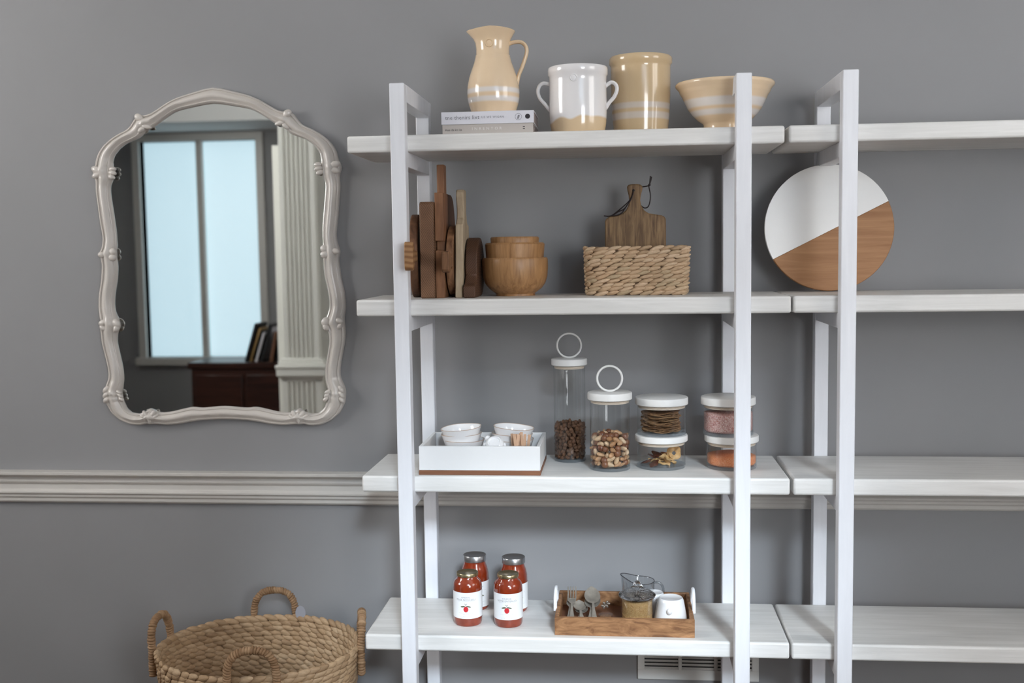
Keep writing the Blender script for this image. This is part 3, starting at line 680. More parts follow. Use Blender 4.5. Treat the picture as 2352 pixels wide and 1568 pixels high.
# ------------------------------------------------------------------ woven baskets
def woven(path, rows, z0, z1, L, thick, tilt, flare=None, jit=.12, seg=8, rg=6, core=True, rimgap=0, tall=.66):
    """path(t, z) -> (x, y) and normal; strands laid in rows like twisted rope"""
    mb = MB(); rh = (z1-z0)/rows
    for j in range(rows):
        zc = z0+(j+.5)*rh
        pts = [path(k/240, zc) for k in range(240)]
        per = sum(math.hypot(pts[k][0]-pts[k-1][0], pts[k][1]-pts[k-1][1]) for k in range(240))
        n = max(6, round(per/L)); off = random.random()/n; t0 = 0
        cum = [0]
        for k in range(1, 241): cum.append(cum[-1]+math.hypot(pts[k % 240][0]-pts[k-1][0], pts[k % 240][1]-pts[k-1][1]))
        for i in range(n):
            s = ((i+random.uniform(-jit, jit))/n+off) % 1*cum[-1]
            k = min(239, next(q for q in range(241) if cum[q+1 if q < 240 else 240] >= s))
            t = (k+(s-cum[k])/max(1e-9, cum[k+1]-cum[k]))/240
            a = Vector(path(t, zc)); e = Vector(path((t+.004) % 1, zc)); d = (e-a); d.normalize(); nrm = Vector((d.y, -d.x))
            T = Vector((d.x, d.y, 0)); N = Vector((nrm.x, nrm.y, 0)); U = Vector((0,0,1))
            ang = tilt+random.uniform(-.08,.08); T2 = T*cos(ang)+U*sin(ang); U2 = -T*sin(ang)+U*cos(ang); T2, N = T2*.975+N*.22, N*.975-T2*.22
            sx = per/n*.80*random.uniform(.9,1.12); sz = rh*tall*random.uniform(.9,1.1); sy = thick*random.uniform(.85,1.1)
            c = Vector((a.x, a.y, zc+random.uniform(-.1,.1)*rh))+N*random.uniform(-.001,.001)
            M = Matrix(((T2.x*sx, N.x*sy, U2.x*sz, c.x), (T2.y*sx, N.y*sy, U2.y*sz, c.y), (T2.z*sx, N.z*sy, U2.z*sz, c.z), (0,0,0,1)))
            pr = [(math.sin(pi*q/rg)**1.25, -cos(pi*q/rg)) for q in range(rg+1)]; pr[0] = (0,-1); pr[-1] = (0,1)
            mb.lathe(pr, (0,0,0), seg, M=M @ Matrix.Rotation(pi/2, 4, 'Y'))
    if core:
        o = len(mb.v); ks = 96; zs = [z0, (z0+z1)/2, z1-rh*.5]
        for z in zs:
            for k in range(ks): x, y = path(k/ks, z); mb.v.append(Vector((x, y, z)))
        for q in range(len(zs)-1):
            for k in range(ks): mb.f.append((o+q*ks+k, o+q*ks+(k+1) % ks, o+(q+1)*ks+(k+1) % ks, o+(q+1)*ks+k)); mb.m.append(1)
    return mb
def rrect(cx, cy, hx, hy, r, z0, z1, g):
    def f(t, z):
        k = 1+g*(z-z0)/(z1-z0); X, Yh, rr = hx*k, hy*k, r
        sx, sy = X-rr, Yh-rr; segl = [2*sx, pi/2*rr, 2*sy, pi/2*rr]*2; tot = sum(segl); d = (t % 1)*tot
        corners = [(-sx,-Yh,1,0,sx,-sy,-90), (X,-sy,0,1,sx,sy,0), (sx,Yh,-1,0,-sx,sy,90), (-X,sy,0,-1,-sx,-sy,180)]
        for x, y, dx, dy, ccx, ccy, a in corners:
            l = 2*sx if dx else 2*sy
            if d <= l: return (cx+x+dx*d, cy+y+dy*d)
            d -= l; q = pi/2*rr
            if d <= q: an = rad(a)+d/rr; return (cx+ccx+rr*cos(an), cy+ccy+rr*sin(an))
            d -= q
        return (cx-sx, cy-Yh)
    return f
kL, kR = xb(1341, 620, .22), xb(1584, 620, .22); kz = aY(1462, 566, .22).z
kc = ((kL+kR)/2, .297)
bk = thing('storage_basket', 'small rectangular woven basket holding an upright cutting board', 'basket', (kc[0], kc[1], Z2))
pth = rrect(kc[0], kc[1], (kR-kL)/2-.012, .098, .035, Z2, kz, .035)
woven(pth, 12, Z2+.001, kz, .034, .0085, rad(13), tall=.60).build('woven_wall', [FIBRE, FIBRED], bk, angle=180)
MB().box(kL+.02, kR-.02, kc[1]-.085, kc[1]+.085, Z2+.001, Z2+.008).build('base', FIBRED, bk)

# cutting board with leather cord, standing in the basket
KY = .33
kbp = [(1389.5,575),(1389.5,508),(1392,503),(1399,497),(1414,495),(1428,491),(1438,482),(1443.5,470),(1445,458),(1444,448),(1441,437),(1440,428),(1444,424),(1452,422.6),(1465,422.6),(1473,424),(1476,429),(1475,437),(1472,448),(1470.5,460),(1473,472),(1480,483),(1490,489.5),(1505,492),(1520,494),(1527,497.5),(1529.5,504),(1530.5,575)]
ob = [(aY(u, v, KY).x, aY(u, v, KY).z) for u, v in kbp]
zlow = Z2+.009
ob = [(ob[0][0], zlow)] + ob[1:-1] + [(ob[-1][0], zlow)]
kb = thing('cutting_board', 'dark acacia cutting board with a handle and leather cord, standing in basket', 'cutting board', ((ob[0][0]+ob[-1][0])/2, KY, zlow))
MB().prism(ob, 'y', KY, KY+.018).build('board', W_ACA, kb, bevel=.004, angle=30)
hc = aY(1455, 437, KY)
MB().lathe([(0,0),(.0042,0),(.0042,-.001),(0,-.001)], (hc.x, KY-.0006, hc.z), 20, M=Matrix.Rotation(pi/2, 4, 'X')).build('hole_shade_disc', DARK, kb)  # dark disc on the board face standing in for the shaded hole
c = MB(); cr = .0019
P = lambda pts, Y: smoothpts([aY(u, v, y if y is not None else Y) for u, v, y in pts], 6)
c.tube(P([(1455,436,KY-.002),(1453,447,KY-.006),(1446,460,KY-.008),(1435,471,KY-.006),(1421,483,KY-.004),(1408,493,KY-.003),(1400,496.5,KY-.004),(1387,495.5,KY-.006)], KY), cr, 8)
c.tube(P([(1455,437,KY-.003),(1450,456,KY-.010),(1440,472,KY-.010),(1432,481,KY-.008),(1420,486,KY-.006),(1408,494,KY-.004),(1395,497,KY-.005)], KY), cr, 8)
c.tube(P([(1444,466,KY-.006),(1436,478,KY-.006),(1428,489,KY-.005),(1418,494,KY-.004),(1404,496,KY-.004)], KY), cr, 8)
c.tube(P([(1465,463,KY+.02),(1472,472,KY+.018),(1481,477.5,KY+.01),(1489,474,KY+.006),(1493,462,KY+.005),(1494,447,KY+.005),(1491,432,KY+.006),(1490,425,KY+.008)], KY), cr, 8)
c.tube(P([(1476,429,KY+.02),(1483,428,KY+.014),(1490,426,KY+.008)], KY), cr, 8)
kn = aY(1491.5, 424.5, KY+.008); c.ell(Matrix.Translation(kn) @ Matrix.Diagonal((.0042,.0042,.0042,1)), 10, 6)
c.tube(P([(1492,424,KY+.008),(1493,414,KY+.008),(1494,404,KY+.008)], KY), cr, 8); c.tube(P([(1492,424,KY+.008),(1495,414,KY+.01),(1496.5,406,KY+.011)], KY), cr, 8)
c.build('leather_cord', CORD, kb)

# ------------------------------------------------------------------ third shelf: white tray with bowls
ax, ay = aZ(962.5, 1090, Z3).x, .066
bx = aZ(1242.5, 1090, Z3).x; TZ = Z3+.0905; TD = min(aZ(1251, 992, TZ).y, .40)
tray = thing('crate_tray', 'white painted box tray with a brown base strip holding bowls', 'tray', ((ax+bx)/2, (ay+TD)/2, Z3))
MB().box(ax, bx, ay, TD, Z3, Z3+.0145).build('base', W_STRIP, tray, bevel=.0015)
wt = .0125; tw = MB(); zb = Z3+.0145
TRW = plain('white_tray_paint', (.80,.80,.80), .4, var=.02)
tw.box(ax+.001, bx-.001, ay+.001, ay+wt, zb, TZ).box(ax+.001, bx-.001, TD-wt, TD-.001, zb, TZ).box(ax+.001, ax+wt, ay+wt, TD-wt, zb, TZ).box(bx-wt, bx-.001, ay+wt, TD-wt, zb, TZ)
tw.build('walls', TRW, tray, bevel=.0015)
SG = 'small white bowls in the tray'
zf = zb+.0005
br = .066; bh = .070
bprof = [(.034,0),(.036,.004),(.046,.016),(.054,.034),(.061,.055),(br,bh),(br-.0012,bh+.001),(br-.0026,bh),(.0585,.055),(.0512,.034),(.043,.018),(.03,.008),(0,.007)]
bprof = [(0,.002),(.030,.002),(.031,0)] + bprof
sb0 = thing('ramekin_bowl', 'small white bowl at the bottom of the left stack in the tray', 'bowl', (0,0,0), SG)
def wob(p):
    a = math.atan2(p.y, p.x); return Vector((p.x*(1+.012*sin(2*a)), p.y*(1+.012*cos(3*a)), p.z+.0005*(p.z/bh)*sin(3*a+1)))
MB().lathe(bprof, (0,0,0), 56, fn=wob).build('bowl_body', CHINA, sb0, angle=60)
MB().tube([wob(Vector(((br-.0008)*cos(2*pi*k/56), (br-.0008)*sin(2*pi*k/56), bh+.0008))) for k in range(56)], .0011, 6, True).build('rim_line', RIMB, sb0)
lx, rx = xb(1063, 985, .225), xb(1176, 985, .235)
lab = [['small white bowl at the bottom of the left stack in the tray', 'small white bowl in the middle of the left stack in the tray', 'small white bowl on top of the left stack in the tray'],
       ['small white bowl at the bottom of the stack behind the wooden sticks', 'small white bowl in the middle of the stack behind the wooden sticks', 'small white bowl on top of the stack behind the wooden sticks']]
tl = [[(0,0,0),(.0,-.03,0),(.03,-.075,0)], [(0,0,0),(.0,.05,0),(.0,.09,0)]]
for q, (x, y) in enumerate(((lx, .225), (rx, .235))):
    for k in range(3):
        loc = (x+(.004,-.003,0)[k], y+(0,.003,-.002)[k], zf+(0,.019,.040)[k])
        if q == 0 and k == 0: sb0.location = loc; ORI[sb0.name] = loc
        else: dup(sb0, loc, tl[q][k], lab[q][k], SG)
# small white pot lying down, foot towards the viewer
qx = xb(1137, 1014, .135); qp = thing('milk_pot', 'little white ceramic pot lying on its side between the bowl stacks', 'pot', (qx, .14, zf))
Mq = Matrix.Translation((qx, .118, aY(1137, 1014, .118).z)) @ Matrix.Rotation(rad(-137), 4, 'X') @ Matrix.Scale(1.13, 4)
MB().lathe([(0,.004),(.015,.004),(.016,0),(.019,0),(.025,.006),(.0265,.02),(.026,.034),(.020,.047),(.018,.056),(.021,.062),(.0195,.0625),(.016,.056),(.017,.046),(0,.03)], (0,0,0), 40, M=Mq).build('pot_body', CHINA, qp)
MB().ell(Matrix.Translation((xb(1120, 1008, .15), .155, aY(1120, 1007, .155).z)) @ Matrix.Diagonal((.0095,.0095,.0105,1)), 20, 12).build('knob', CHINA, qp)
MB().tube(smoothpts([(xb(1120,1008,.15), .155, aY(1120,1010,.155).z), (qx-.018,.158,aY(1124,1017,.158).z), (qx-.008,.155,aY(1132,1022,.15).z)], 5), .006, 10).build('neck', CHINA, qp)
for s in (-1, 1): MB().ell(Matrix.Translation((qx+s*.031, .130, aY(1137, 1022, .13).z)) @ Matrix.Diagonal((.0065,.006,.008,1)), 14, 8).build('lug', CHINA, qp)
# glass with wooden stirrers
gx = xb(1193, 1005, .12); gy = .122
tg = thing('tumbler', 'short clear glass holding wooden stirring sticks in the tray', 'glass', (gx, gy, zf))
MB().lathe([(0,0),(.030,0),(.0325,.004),(.0335,.075),(.0325,.076),(.0318,.075),(.0305,.009),(0,.008)], (gx, gy, zf), 48).build('glass_body', GLASS, tg)
s0 = None
for k in range(11):
    a = rad(-165+k*31); rr = .019 if k % 3 else .011
    lean = Euler((random.uniform(-.12,.12), random.uniform(-.14,.14), random.uniform(-.7,.7)))
    loc = (gx+rr*cos(a)*1.1, gy+rr*sin(a), zf+.0095)
    if s0 is None:
        s0 = tag(MB().box(-.0046, .0046, -.001, .001, 0, .098).build('stirring_stick', STICK, org=(0,0,0), bevel=.0006), 'flat wooden stirring stick standing in the short glass', 'stick', 'wooden stirrers in the glass'); o = s0
    else: o = s0.copy(); COL.objects.link(o)
    o.location = loc; o.rotation_euler = lean; o.scale = (1, 1, random.uniform(.95,1.04))

# ------------------------------------------------------------------ lidded glass jars
def jar(lbl, u, vmid, Y, zb, R, H, lidR, lid_h, ring=None, wallt=.0014, base=.0105, gask=.010):
    x = xb(u, vmid, Y); t = thing('storage_jar', lbl, 'jar', (x, Y, zb), 'glass storage jars with white lids'); c = (x, Y, zb)
    MB().lathe([(R-wallt, base), (R, base), (R, H-.001), (R-.0012, H), (R-wallt+.0005, H), (R-wallt, H-.002), (R-wallt, base)], c, 64).build('glass_wall', GLASS, t, angle=50)
    MB().lathe([(0,.0),(R-.004,0),(R-.001,.0012),(R,.004),(R,base-.0003),(R-wallt-.0004,base-.0003),(R-.009,base-.002),(0,base-.002)], c, 64).build('glass_base', THICK, t, angle=50)
    ld = MB().lathe([(0,H+.0005),(lidR-.003,H+.0005),(lidR,H+.003),(lidR,H+lid_h-.004),(lidR-.0012,H+lid_h-.0012),(lidR-.004,H+lid_h),(0,H+lid_h)], c, 64).build('lid', LIDW, t, angle=40)
    g = MB(); r2 = R-wallt-.0006
    g.lathe([(0,H-gask),(r2-.0045,H-gask),(r2-.001,H-gask+.0012),(r2-.002,H-gask*.66),(r2,H-gask*.5),(r2-.002,H-gask*.33),(r2-.0005,H-.0008),(r2-.004,H),(0,H)], c, 64).build('seal', GASK, ld, angle=30)
    if ring:
        rr, tr = ring; n = 64
        MB().tube([(x+rr*cos(2*pi*k/n), Y, zb+H+lid_h+rr+tr*.7+rr*sin(2*pi*k/n)) for k in range(n)], tr, 12, True).build('ring_handle', LIDW, ld)
    return t, Vector((x, Y, zb)), R-wallt
def zat(u, v, Y): return aY(u, v, Y).z
# tall jar
Y1 = .322; H1 = zat(1308, 838.5, Y1)-Z3; m1 = mpp(1308, 900, Y1)
j1, c1, r1 = jar('tallest glass jar with ring lid, one third full of dark chunks', 1308.5, 950, Y1, Z3, 36.5*m1, H1, 41*m1, zat(1308,822,Y1)-zat(1308,838.5,Y1), (27.5*m1, 2.1*m1))
Y2 = .185; H2 = zat(1401, 917, Y2)-Z3; m2 = mpp(1401, 1000, Y2)
j2, c2, r2_ = jar('ring lidded glass jar half full of mixed nuts', 1401, 990, Y2, Z3, 46*m2, H2, 51*m2, zat(1401,899,Y2)-zat(1401,917,Y2), (28.5*m2, 2.6*m2))
Y3 = .222; m3 = mpp(1519, 1000, Y3); HA = zat(1519, 1011.5, Y3)-Z3; lA = zat(1519,996,Y3)-zat(1519,1011.5,Y3)
j3, c3, r3 = jar('squat glass jar of dried apple rings, bottom of the left stack', 1519, 1040, Y3, Z3, 55*m3, HA, 60*m3, lA)
zA2 = Z3+HA+lA+.0006
HB = zat(1519, 928, Y3)-zA2; lB = zat(1519,910,Y3)-zat(1519,928,Y3)
j4, c4, r4 = jar('squat glass jar of stacked dark crackers, on the apple jar', 1519.5, 960, Y3, zA2, 55.5*m3, HB, 60.5*m3, lB)
Y5 = .222; m5 = mpp(1680, 1000, Y5); HC = zat(1680, 1012.5, Y5)-Z3; lC = zat(1680,996.5,Y5)-zat(1680,1012.5,Y5)
j5, c5, r5 = jar('squat glass jar of orange lentils behind the right post', 1680, 1040, Y5, Z3, 56.5*m5, HC, 61.5*m5, lC)
zC2 = Z3+HC+lC+.0006
HD = zat(1672, 928, Y5)-zC2; lD = zat(1672,909,Y5)-zat(1672,928,Y5)
j6, c6, r6 = jar('squat glass jar of pink salt, on the lentil jar', 1672.5, 960, Y5, zC2, 56.5*m5, HD, 62*m5, lD)

# contents ---------------------------------------------------------------
def lump_mesh(name, ax, mt, rough=.15, seg=12, rg=8, pw=1.0, seed=0):
    rnd = random.Random(seed); ph = [rnd.uniform(0, 6) for _ in range(4)]
    def fn(p):
        a = math.atan2(p.y, p.x); k = 1+rough*(sin(2*a+ph[0]+3*p.z)+.7*sin(3*a+ph[1]-4*p.z)+.5*sin(5*p.z+ph[2]))
        tz = 1-pw*.5*(p.z+1)/2*1.0 if pw < 0 else 1
        sh = 1 if pw == 1 else (1-(p.z+1)/2*pw)
        return Vector((p.x*ax[0]*k*sh, p.y*ax[1]*k*sh, p.z*ax[2]))
    prof = [(sin(pi*k/rg), -cos(pi*k/rg)) for k in range(rg+1)]; prof[0] = (0,-1); prof[-1] = (0,1)
    return MB().lathe(prof, (0,0,0), seg, fn=fn)
def fill(kinds, c, R, z0, z1, size, per, label, cat, group, name, heap=.4):
    """single pieces packed in layers: an outer ring against the glass and a few inside"""
    srcs = []; nl = max(1, round((z1-z0)/size)); cnt = 0
    for L in range(nl):
        for ringi, (rr, n) in enumerate(((R-size*.62, per), (R*.42, max(3, per//2)))):
            off = random.random()*6
            for k in range(n):
                a = off+2*pi*(k+random.uniform(-.2,.2))/n; r = rr-random.uniform(0, size*.16)
                z = z0+size*.55+L*size*(1-.0)+random.uniform(-.22,.22)*size
                if L == nl-1 and ringi == 0: z -= random.uniform(0, .4)*size
                if ringi == 1 and L == nl-1: z += heap*size*.6
                kd = random.choice(kinds); src = kd.get('o')
                if src is None:
                    o = kd['mb'].build(name, kd['mat'], org=(0,0,0), angle=60); kd['o'] = o; tag(o, kd.get('label', label), cat, group)
                else: o = src.copy(); COL.objects.link(o)
                o.location = (c.x+r*cos(a), c.y+r*sin(a), z); s = random.uniform(.86,1.1)
                o.scale = (s, s, s); o.rotation_euler = (random.uniform(0,6.3), random.uniform(0,6.3), random.uniform(0,6.3)); cnt += 1
    return cnt
CHUNK = objrand('dark_cereal', [(.085,.036,.016),(.15,.066,.028),(.11,.046,.02)], .75, .5, 160, .5)
ck = [{'mb': lump_mesh('c', (.0086,.0076,.0062), CHUNK, .21, 10, 7, seed=s), 'mat': CHUNK} for s in (1,2,3)]
fill(ck, c1, r1, Z3+.011, zat(1308, 972, Y1), .0105, 17, 'dark brown cereal chunk in the tallest glass jar', 'cereal chunk', 'cereal chunks in the tallest jar', 'cereal_chunk')
ALM = objrand('almond_skin', [(.45,.24,.115),(.58,.35,.19),(.40,.20,.09),(.52,.30,.155)], .5, .3, 120, .3)
HAZ = objrand('hazelnut_shell', [(.18,.068,.032),(.27,.115,.055),(.15,.052,.026)], .35, .3, 60, .15)
PAL = objrand('pale_nut', [(.62,.42,.25),(.70,.52,.35),(.56,.36,.2)], .5, .25, 100, .25)
nk = [{'mb': lump_mesh('a', (.0100,.0080,.0155), ALM, .03, 12, 9, pw=.45, seed=4), 'mat': ALM, 'label': 'almond in its skin among the mixed nuts in the glass jar'},
      {'mb': lump_mesh('h', (.0116,.0116,.0112), HAZ, .02, 12, 9, pw=.12, seed=5), 'mat': HAZ, 'label': 'dark round hazelnut among the mixed nuts in the glass jar'},
      {'mb': lump_mesh('p', (.0102,.0088,.0160), PAL, .04, 12, 9, pw=.3, seed=6), 'mat': PAL, 'label': 'pale smooth nut among the mixed nuts in the glass jar'}]
fill(nk, c2, r2_, Z3+.011, zat(1401, 990, Y2), .0168, 16, 'nut in the glass jar', 'nut', 'mixed nuts in the jar', 'nut', .6)
# crackers
CRK = objrand('seeded_cracker', [(.52,.31,.15),(.38,.20,.09),(.58,.37,.19)], .8, .6, 110, .6)
z = zA2+.0105; top = zA2+HB-.011; k = 0; cr0 = []
for s in range(3):
    def fnc(p, s=s):
        a = math.atan2(p.y, p.x); r = math.hypot(p.x, p.y)
        return Vector((p.x*(1+.05*sin(3*a+s*2)+.04*sin(7*a+s)), p.y*(1+.05*cos(4*a+s)), p.z+.0016*sin(5*a+s*2)*r/.05+.0010*sin(9*p.x*40+s)))
    R_ = r4*.80
    cr0.append(MB().lathe([(0,0),(R_*.5,.0002),(R_*.93,0),(R_,.0009),(R_*.94,.0021),(R_*.5,.0019),(0,.002)], (0,0,0), 40, fn=fnc))
srcs = {}
while z < top-.004 and k < 15:
    s = k % 3
    if s not in srcs: o = srcs[s] = tag(cr0[s].build('cracker', CRK, org=(0,0,0)), 'thin dark round cracker in the flat stack inside the glass jar', 'cracker', 'crackers stacked in the jar')
    else: o = srcs[s].copy(); COL.objects.link(o)
    o.location = (c4.x-.002+random.uniform(-.003,.003), Y3+random.uniform(-.003,.003), z); o.rotation_euler = (random.uniform(-.03,.03), random.uniform(-.025,.025), k*1.3); z += .0042; k += 1
# apple rings
APP = objrand('dried_apple', [(.76,.48,.20),(.84,.58,.30),(.72,.43,.17)], .5, .35, 60, .4)
FRU = objrand('dried_fruit_dark', [(.17,.045,.02),(.10,.03,.016),(.24,.07,.028)], .4, .4, 50, .3)
def ringfruit(r, hole, th, s):
    n, q = 40, 8; mb = MB(); o = 0
    rm, tr = (r+hole)/2, (r-hole)/2
    for i in range(n):
        a = 2*pi*i/n; w = .004*sin(3*a+s)+.003*sin(5*a+2*s)
        for kk in range(q):
            b = 2*pi*kk/q; rr = rm+tr*cos(b)*(1+.1*sin(4*a+s)); mb.v.append(Vector((rr*cos(a), rr*sin(a)*.9, th*sin(b)+w*(rr/r))))
    for i in range(n):
        j = (i+1) % n
        for kk in range(q): mb.f.append((i*q+kk, j*q+kk, j*q+(kk+1) % q, i*q+(kk+1) % q)); mb.m.append(0)
    return mb
ap = {}
zj = Z3+.0085
FR = [('apple_ring', 0, APP, (.004,-.018,.010), (.25,.15,0)), ('apple_ring', 1, APP, (-.020,.004,.011), (-.2,.25,1)), ('apple_ring', 2, APP, (.026,-.012,.017), (.5,-.25,2)),
      ('apple_ring', 0, APP, (.040,.006,.034), (1.15,-.35,.4)), ('apple_ring', 1, APP, (.012,-.028,.022), (.62,.1,2.2)), ('apple_ring', 2, APP, (.02,.012,.026), (.3,-.4,3)),
      ('apple_ring', 1, APP, (.0,.02,.020), (.3,.35,1.2))]
lbs = ['flat dried apple ring at the front bottom of the jar', 'dried apple ring lying left in the squat jar', 'curled dried apple ring right of the middle', 'upright dried apple ring against the right side of the jar',
       'dried apple ring leaning at the front of the jar', 'dried apple ring at the back right of the jar', 'dried apple ring at the back of the jar']
for (nm, s, mt, (dx, dy, dz), ro_), lb in zip(FR, lbs):
    if s not in ap: o = ap[s] = ringfruit(.025, .0065, .0026, s*1.7).build(nm, mt, org=(0,0,0), angle=80)
    else: o = ap[s].copy(); COL.objects.link(o)
    tag(o, lb, 'dried apple', 'dried apple rings'); o.location = (c3.x+dx, Y3+dy, zj+dz); o.rotation_euler = ro_
for i, ((dx, dy, dz), sc, lb) in enumerate([((-.047,-.010,.010), (1.5,1.1,.8), 'red brown piece of dried fruit at the left of the jar'), ((-.024,-.036,.009), (1.6,1,.7), 'red brown piece of dried fruit at the front of the jar'),
                                ((-.012,.004,.030), (1.5,1.1,.8), 'dark piece of dried fruit on top of the apple rings'), ((-.028,.008,.024), (1.3,1,.8), 'dark piece of dried fruit left of the apple rings'), ((.008,.0,.036), (.8,.7,.6), 'small black piece of dried fruit on the very top')]):
    o = tag(lump_mesh('f', (.0125*sc[0], .0125*sc[1], .0042*sc[2]), FRU, .24, 18, 9, seed=20+i).build('dried_fruit', FRU, org=(0,0,0), angle=80), lb, 'dried fruit', 'dark dried fruit pieces')
    o.location = (c3.x+dx, Y3+dy, zj+dz); o.rotation_euler = (0, -.35, i)
# salt, lentils
def grains(name, cols, scale, rough=.5):
    m, nt, b = newmat(name); v = coords(nt); vo = nt.nodes.new('ShaderNodeTexVoronoi'); vo.inputs['Scale'].default_value = scale; nt.links.new(v, vo.inputs['Vector'])
    sp = nt.nodes.new('ShaderNodeSeparateColor'); nt.links.new(vo.outputs['Color'], sp.inputs[0]); n = len(cols)
    nt.links.new(ramp(nt, sp.outputs[0], [(q/(n-1), x) for q, x in enumerate(cols)]), b.inputs['Base Color']); b.inputs['Roughness'].default_value = rough
    iv = nt.nodes.new('ShaderNodeMath'); iv.operation = 'SUBTRACT'; iv.inputs[0].default_value = 1; nt.links.new(vo.outputs['Distance'], iv.inputs[1])
    bump(nt, b, iv.outputs[0], .8, .0025); return m
SALT = grains('pink_salt', [(.52,.20,.18),(.78,.47,.44),(.76,.44,.41),(.93,.74,.70),(.60,.22,.16)], 330, .35)
LENT = grains('orange_lentils', [(.80,.22,.075),(.90,.36,.16),(.85,.28,.11),(.93,.45,.25)], 400)
SUG = grains('brown_sugar', [(.40,.21,.07),(.58,.35,.14),(.50,.28,.10),(.66,.43,.2)], 420, .7)
def heap(R, z0, z1, c, dome, name, mt, lbl, cat, sd, corner=.012):
    rnd = random.Random(sd); ph = [rnd.uniform(0,6) for _ in range(6)]
    def fn(p):
        a = math.atan2(p.y, p.x); r = math.hypot(p.x, p.y)/R; top = p.z > z0+.6*(z1-z0)
        return Vector((p.x, p.y, p.z+(dome*(.5*sin(2*a+ph[0])+.4*sin(3*a+ph[1]))*r*(1 if top else 0))))
    pr = [(0,z0),(R-corner,z0),(R-.002,z0+corner*.6),(R,z0+corner)] + [(R,z0+corner+(z1-dome*1.2-z0-corner)*q/6) for q in range(1,7)] + [(R-.0008,z1-dome*.95),(R*.75,z1-dome*.2),(R*.4,z1+dome*.4),(0,z1+dome*.5)]
    o = MB().lathe([(r, z-z0) for r, z in pr], (0,0,0), 64, fn=lambda p: fn(p+Vector((0,0,z0)))-Vector((0,0,z0))).build(name, mt, org=(0,0,0), angle=180)
    o.location = (c.x, c.y, z0); return stuff(tag(o, lbl, cat))
heap(r6-.0006, zC2+.011, zat(1672, 944, Y5), c6, .003, 'pink_salt', SALT, 'coarse pink salt filling the upper right squat jar', 'salt', 3, .007)
heap(r5-.0006, Z3+.011, zat(1680, 1040, Y5), c5, .004, 'orange_lentils', LENT, 'orange split lentils in the lower right squat jar', 'lentils', 5, .007)

# ------------------------------------------------------------------ fourth shelf: sauce jars
def bend(t, R, zc, vs, fs, name, mt, c, lift=.0004, par=None, an0=0):
    out = []
    for a, b in vs:
        th = a/R+an0; out.append((c[0]+(R+lift)*sin(th), c[1]-(R+lift)*cos(th), c[2]+zc+b))
    return MB().add(out, fs).build(name, mt, par or t, smooth=False)
def grid2(w, h, n=32):
    vs = []; fs = []
    for i in range(n+1):
        x = -w/2+w*i/n; vs += [(x, -h/2), (x, h/2)]
    for i in range(n): fs.append((2*i, 2*i+2, 2*i+3, 2*i+1))
    return vs, fs
def ellp(cx, cy, a, b, rot=0, n=20): 
    return [(cx+a*cos(2*pi*k/n)*cos(rot)-b*sin(2*pi*k/n)*sin(rot), cy+a*cos(2*pi*k/n)*sin(rot)+b*sin(2*pi*k/n)*cos(rot)) for k in range(n)]
def sauce(lbl, u, Y, px, lid_mt, lines, turn=0, lidr=None):
    """px: dict of measured (v, half) rows"""
    pr = px_lathe(u, Y, px['body'], Z4); pr = [(r, max(0, z)) for r, z in pr]; x = xb(u, px['body'][4][0], Y); c = (x, Y, Z4)
    t = thing('sauce_jar', lbl, 'jar', c, 'jars of tomato sauce')
    up = list(reversed(pr)); up[0] = (up[0][0], 0)
    MB().lathe([(0,0)]+up+[(0, up[-1][1])], c, 64).build('jar_body', SAUCE, t, angle=50)
    lp = px_lathe(u, Y, px['lid'], Z4); zt, zb_ = lp[0][1], lp[-1][1]; r = lp[0][0]
    MB().lathe([(0,zb_),(r-.001,zb_),(r,zb_+.001),(r,zt-.002),(r-.0008,zt-.0006),(r-.003,zt),(r-.005,zt-.0012),(0,zt-.0012)], c, 64).build('lid', lid_mt, t, angle=35)
    m = mpp(u, px['label'][0], Y); R = px['label'][2]*m; z1, z0 = zat(u, px['label'][0], Y)-Z4, zat(u, px['label'][1], Y)-Z4
    vs, fs = grid2(R*3.5, z1-z0, 48)
    lb = bend(t, R, (z0+z1)/2, vs, fs, 'label', PAPER, c, .0006, an0=turn)
    ORI[lb.name] = ORI[t.name]; h = z1-z0; zc = (z0+z1)/2
    for body, size, dy in lines:
        vs, fs = text_mesh(body, size*h, 1.1); bend(t, R, zc+dy*h, vs, fs, 'lettering', INK, c, .0011, lb, turn)
    tv, tf = [], []
    for dy, w in ((.165,.62),(-.285,.55),(-.345,.34),(-.415,.42),(-.45,.42)):
        n0 = len(tv); nw = int(w*22)
        for q in range(nw):
            if random.random() < .25: continue
            a = (-w/2+w*q/nw)*h; b = a+w/nw*.75*h; n0 = len(tv)
            tv += [(a, dy*h), (b, dy*h), (b, (dy+.008)*h), (a, (dy+.008)*h)]; tf.append((n0, n0+1, n0+2, n0+3))
    bend(t, R, zc, tv, tf, 'small_print', INKM, c, .0011, lb, turn)
    bend(t, R, zc, ellp(0, -.135*h, .092*h, .108*h, 0, 28), [tuple(range(28))], 'printed_tomato', TOMR, c, .0011, lb, turn)
    lv = ellp(-.115*h, -.03*h, .088*h, .03*h, .2)+ellp(.10*h, -.03*h, .09*h, .026*h, -.3)+ellp(-.03*h, .07*h, .03*h, .008*h, -.3, 10)+ellp(.03*h, .07*h, .022*h, .008*h, .9, 10)+ellp(0, .02*h, .008*h, .045*h, .1, 10)
    bend(t, R, zc, lv, [tuple(range(20)), tuple(range(20,40)), tuple(range(40,50)), tuple(range(50,60)), tuple(range(60,70))], 'printed_leaves', LEAFG, c, .0013, lb, turn)
    return t
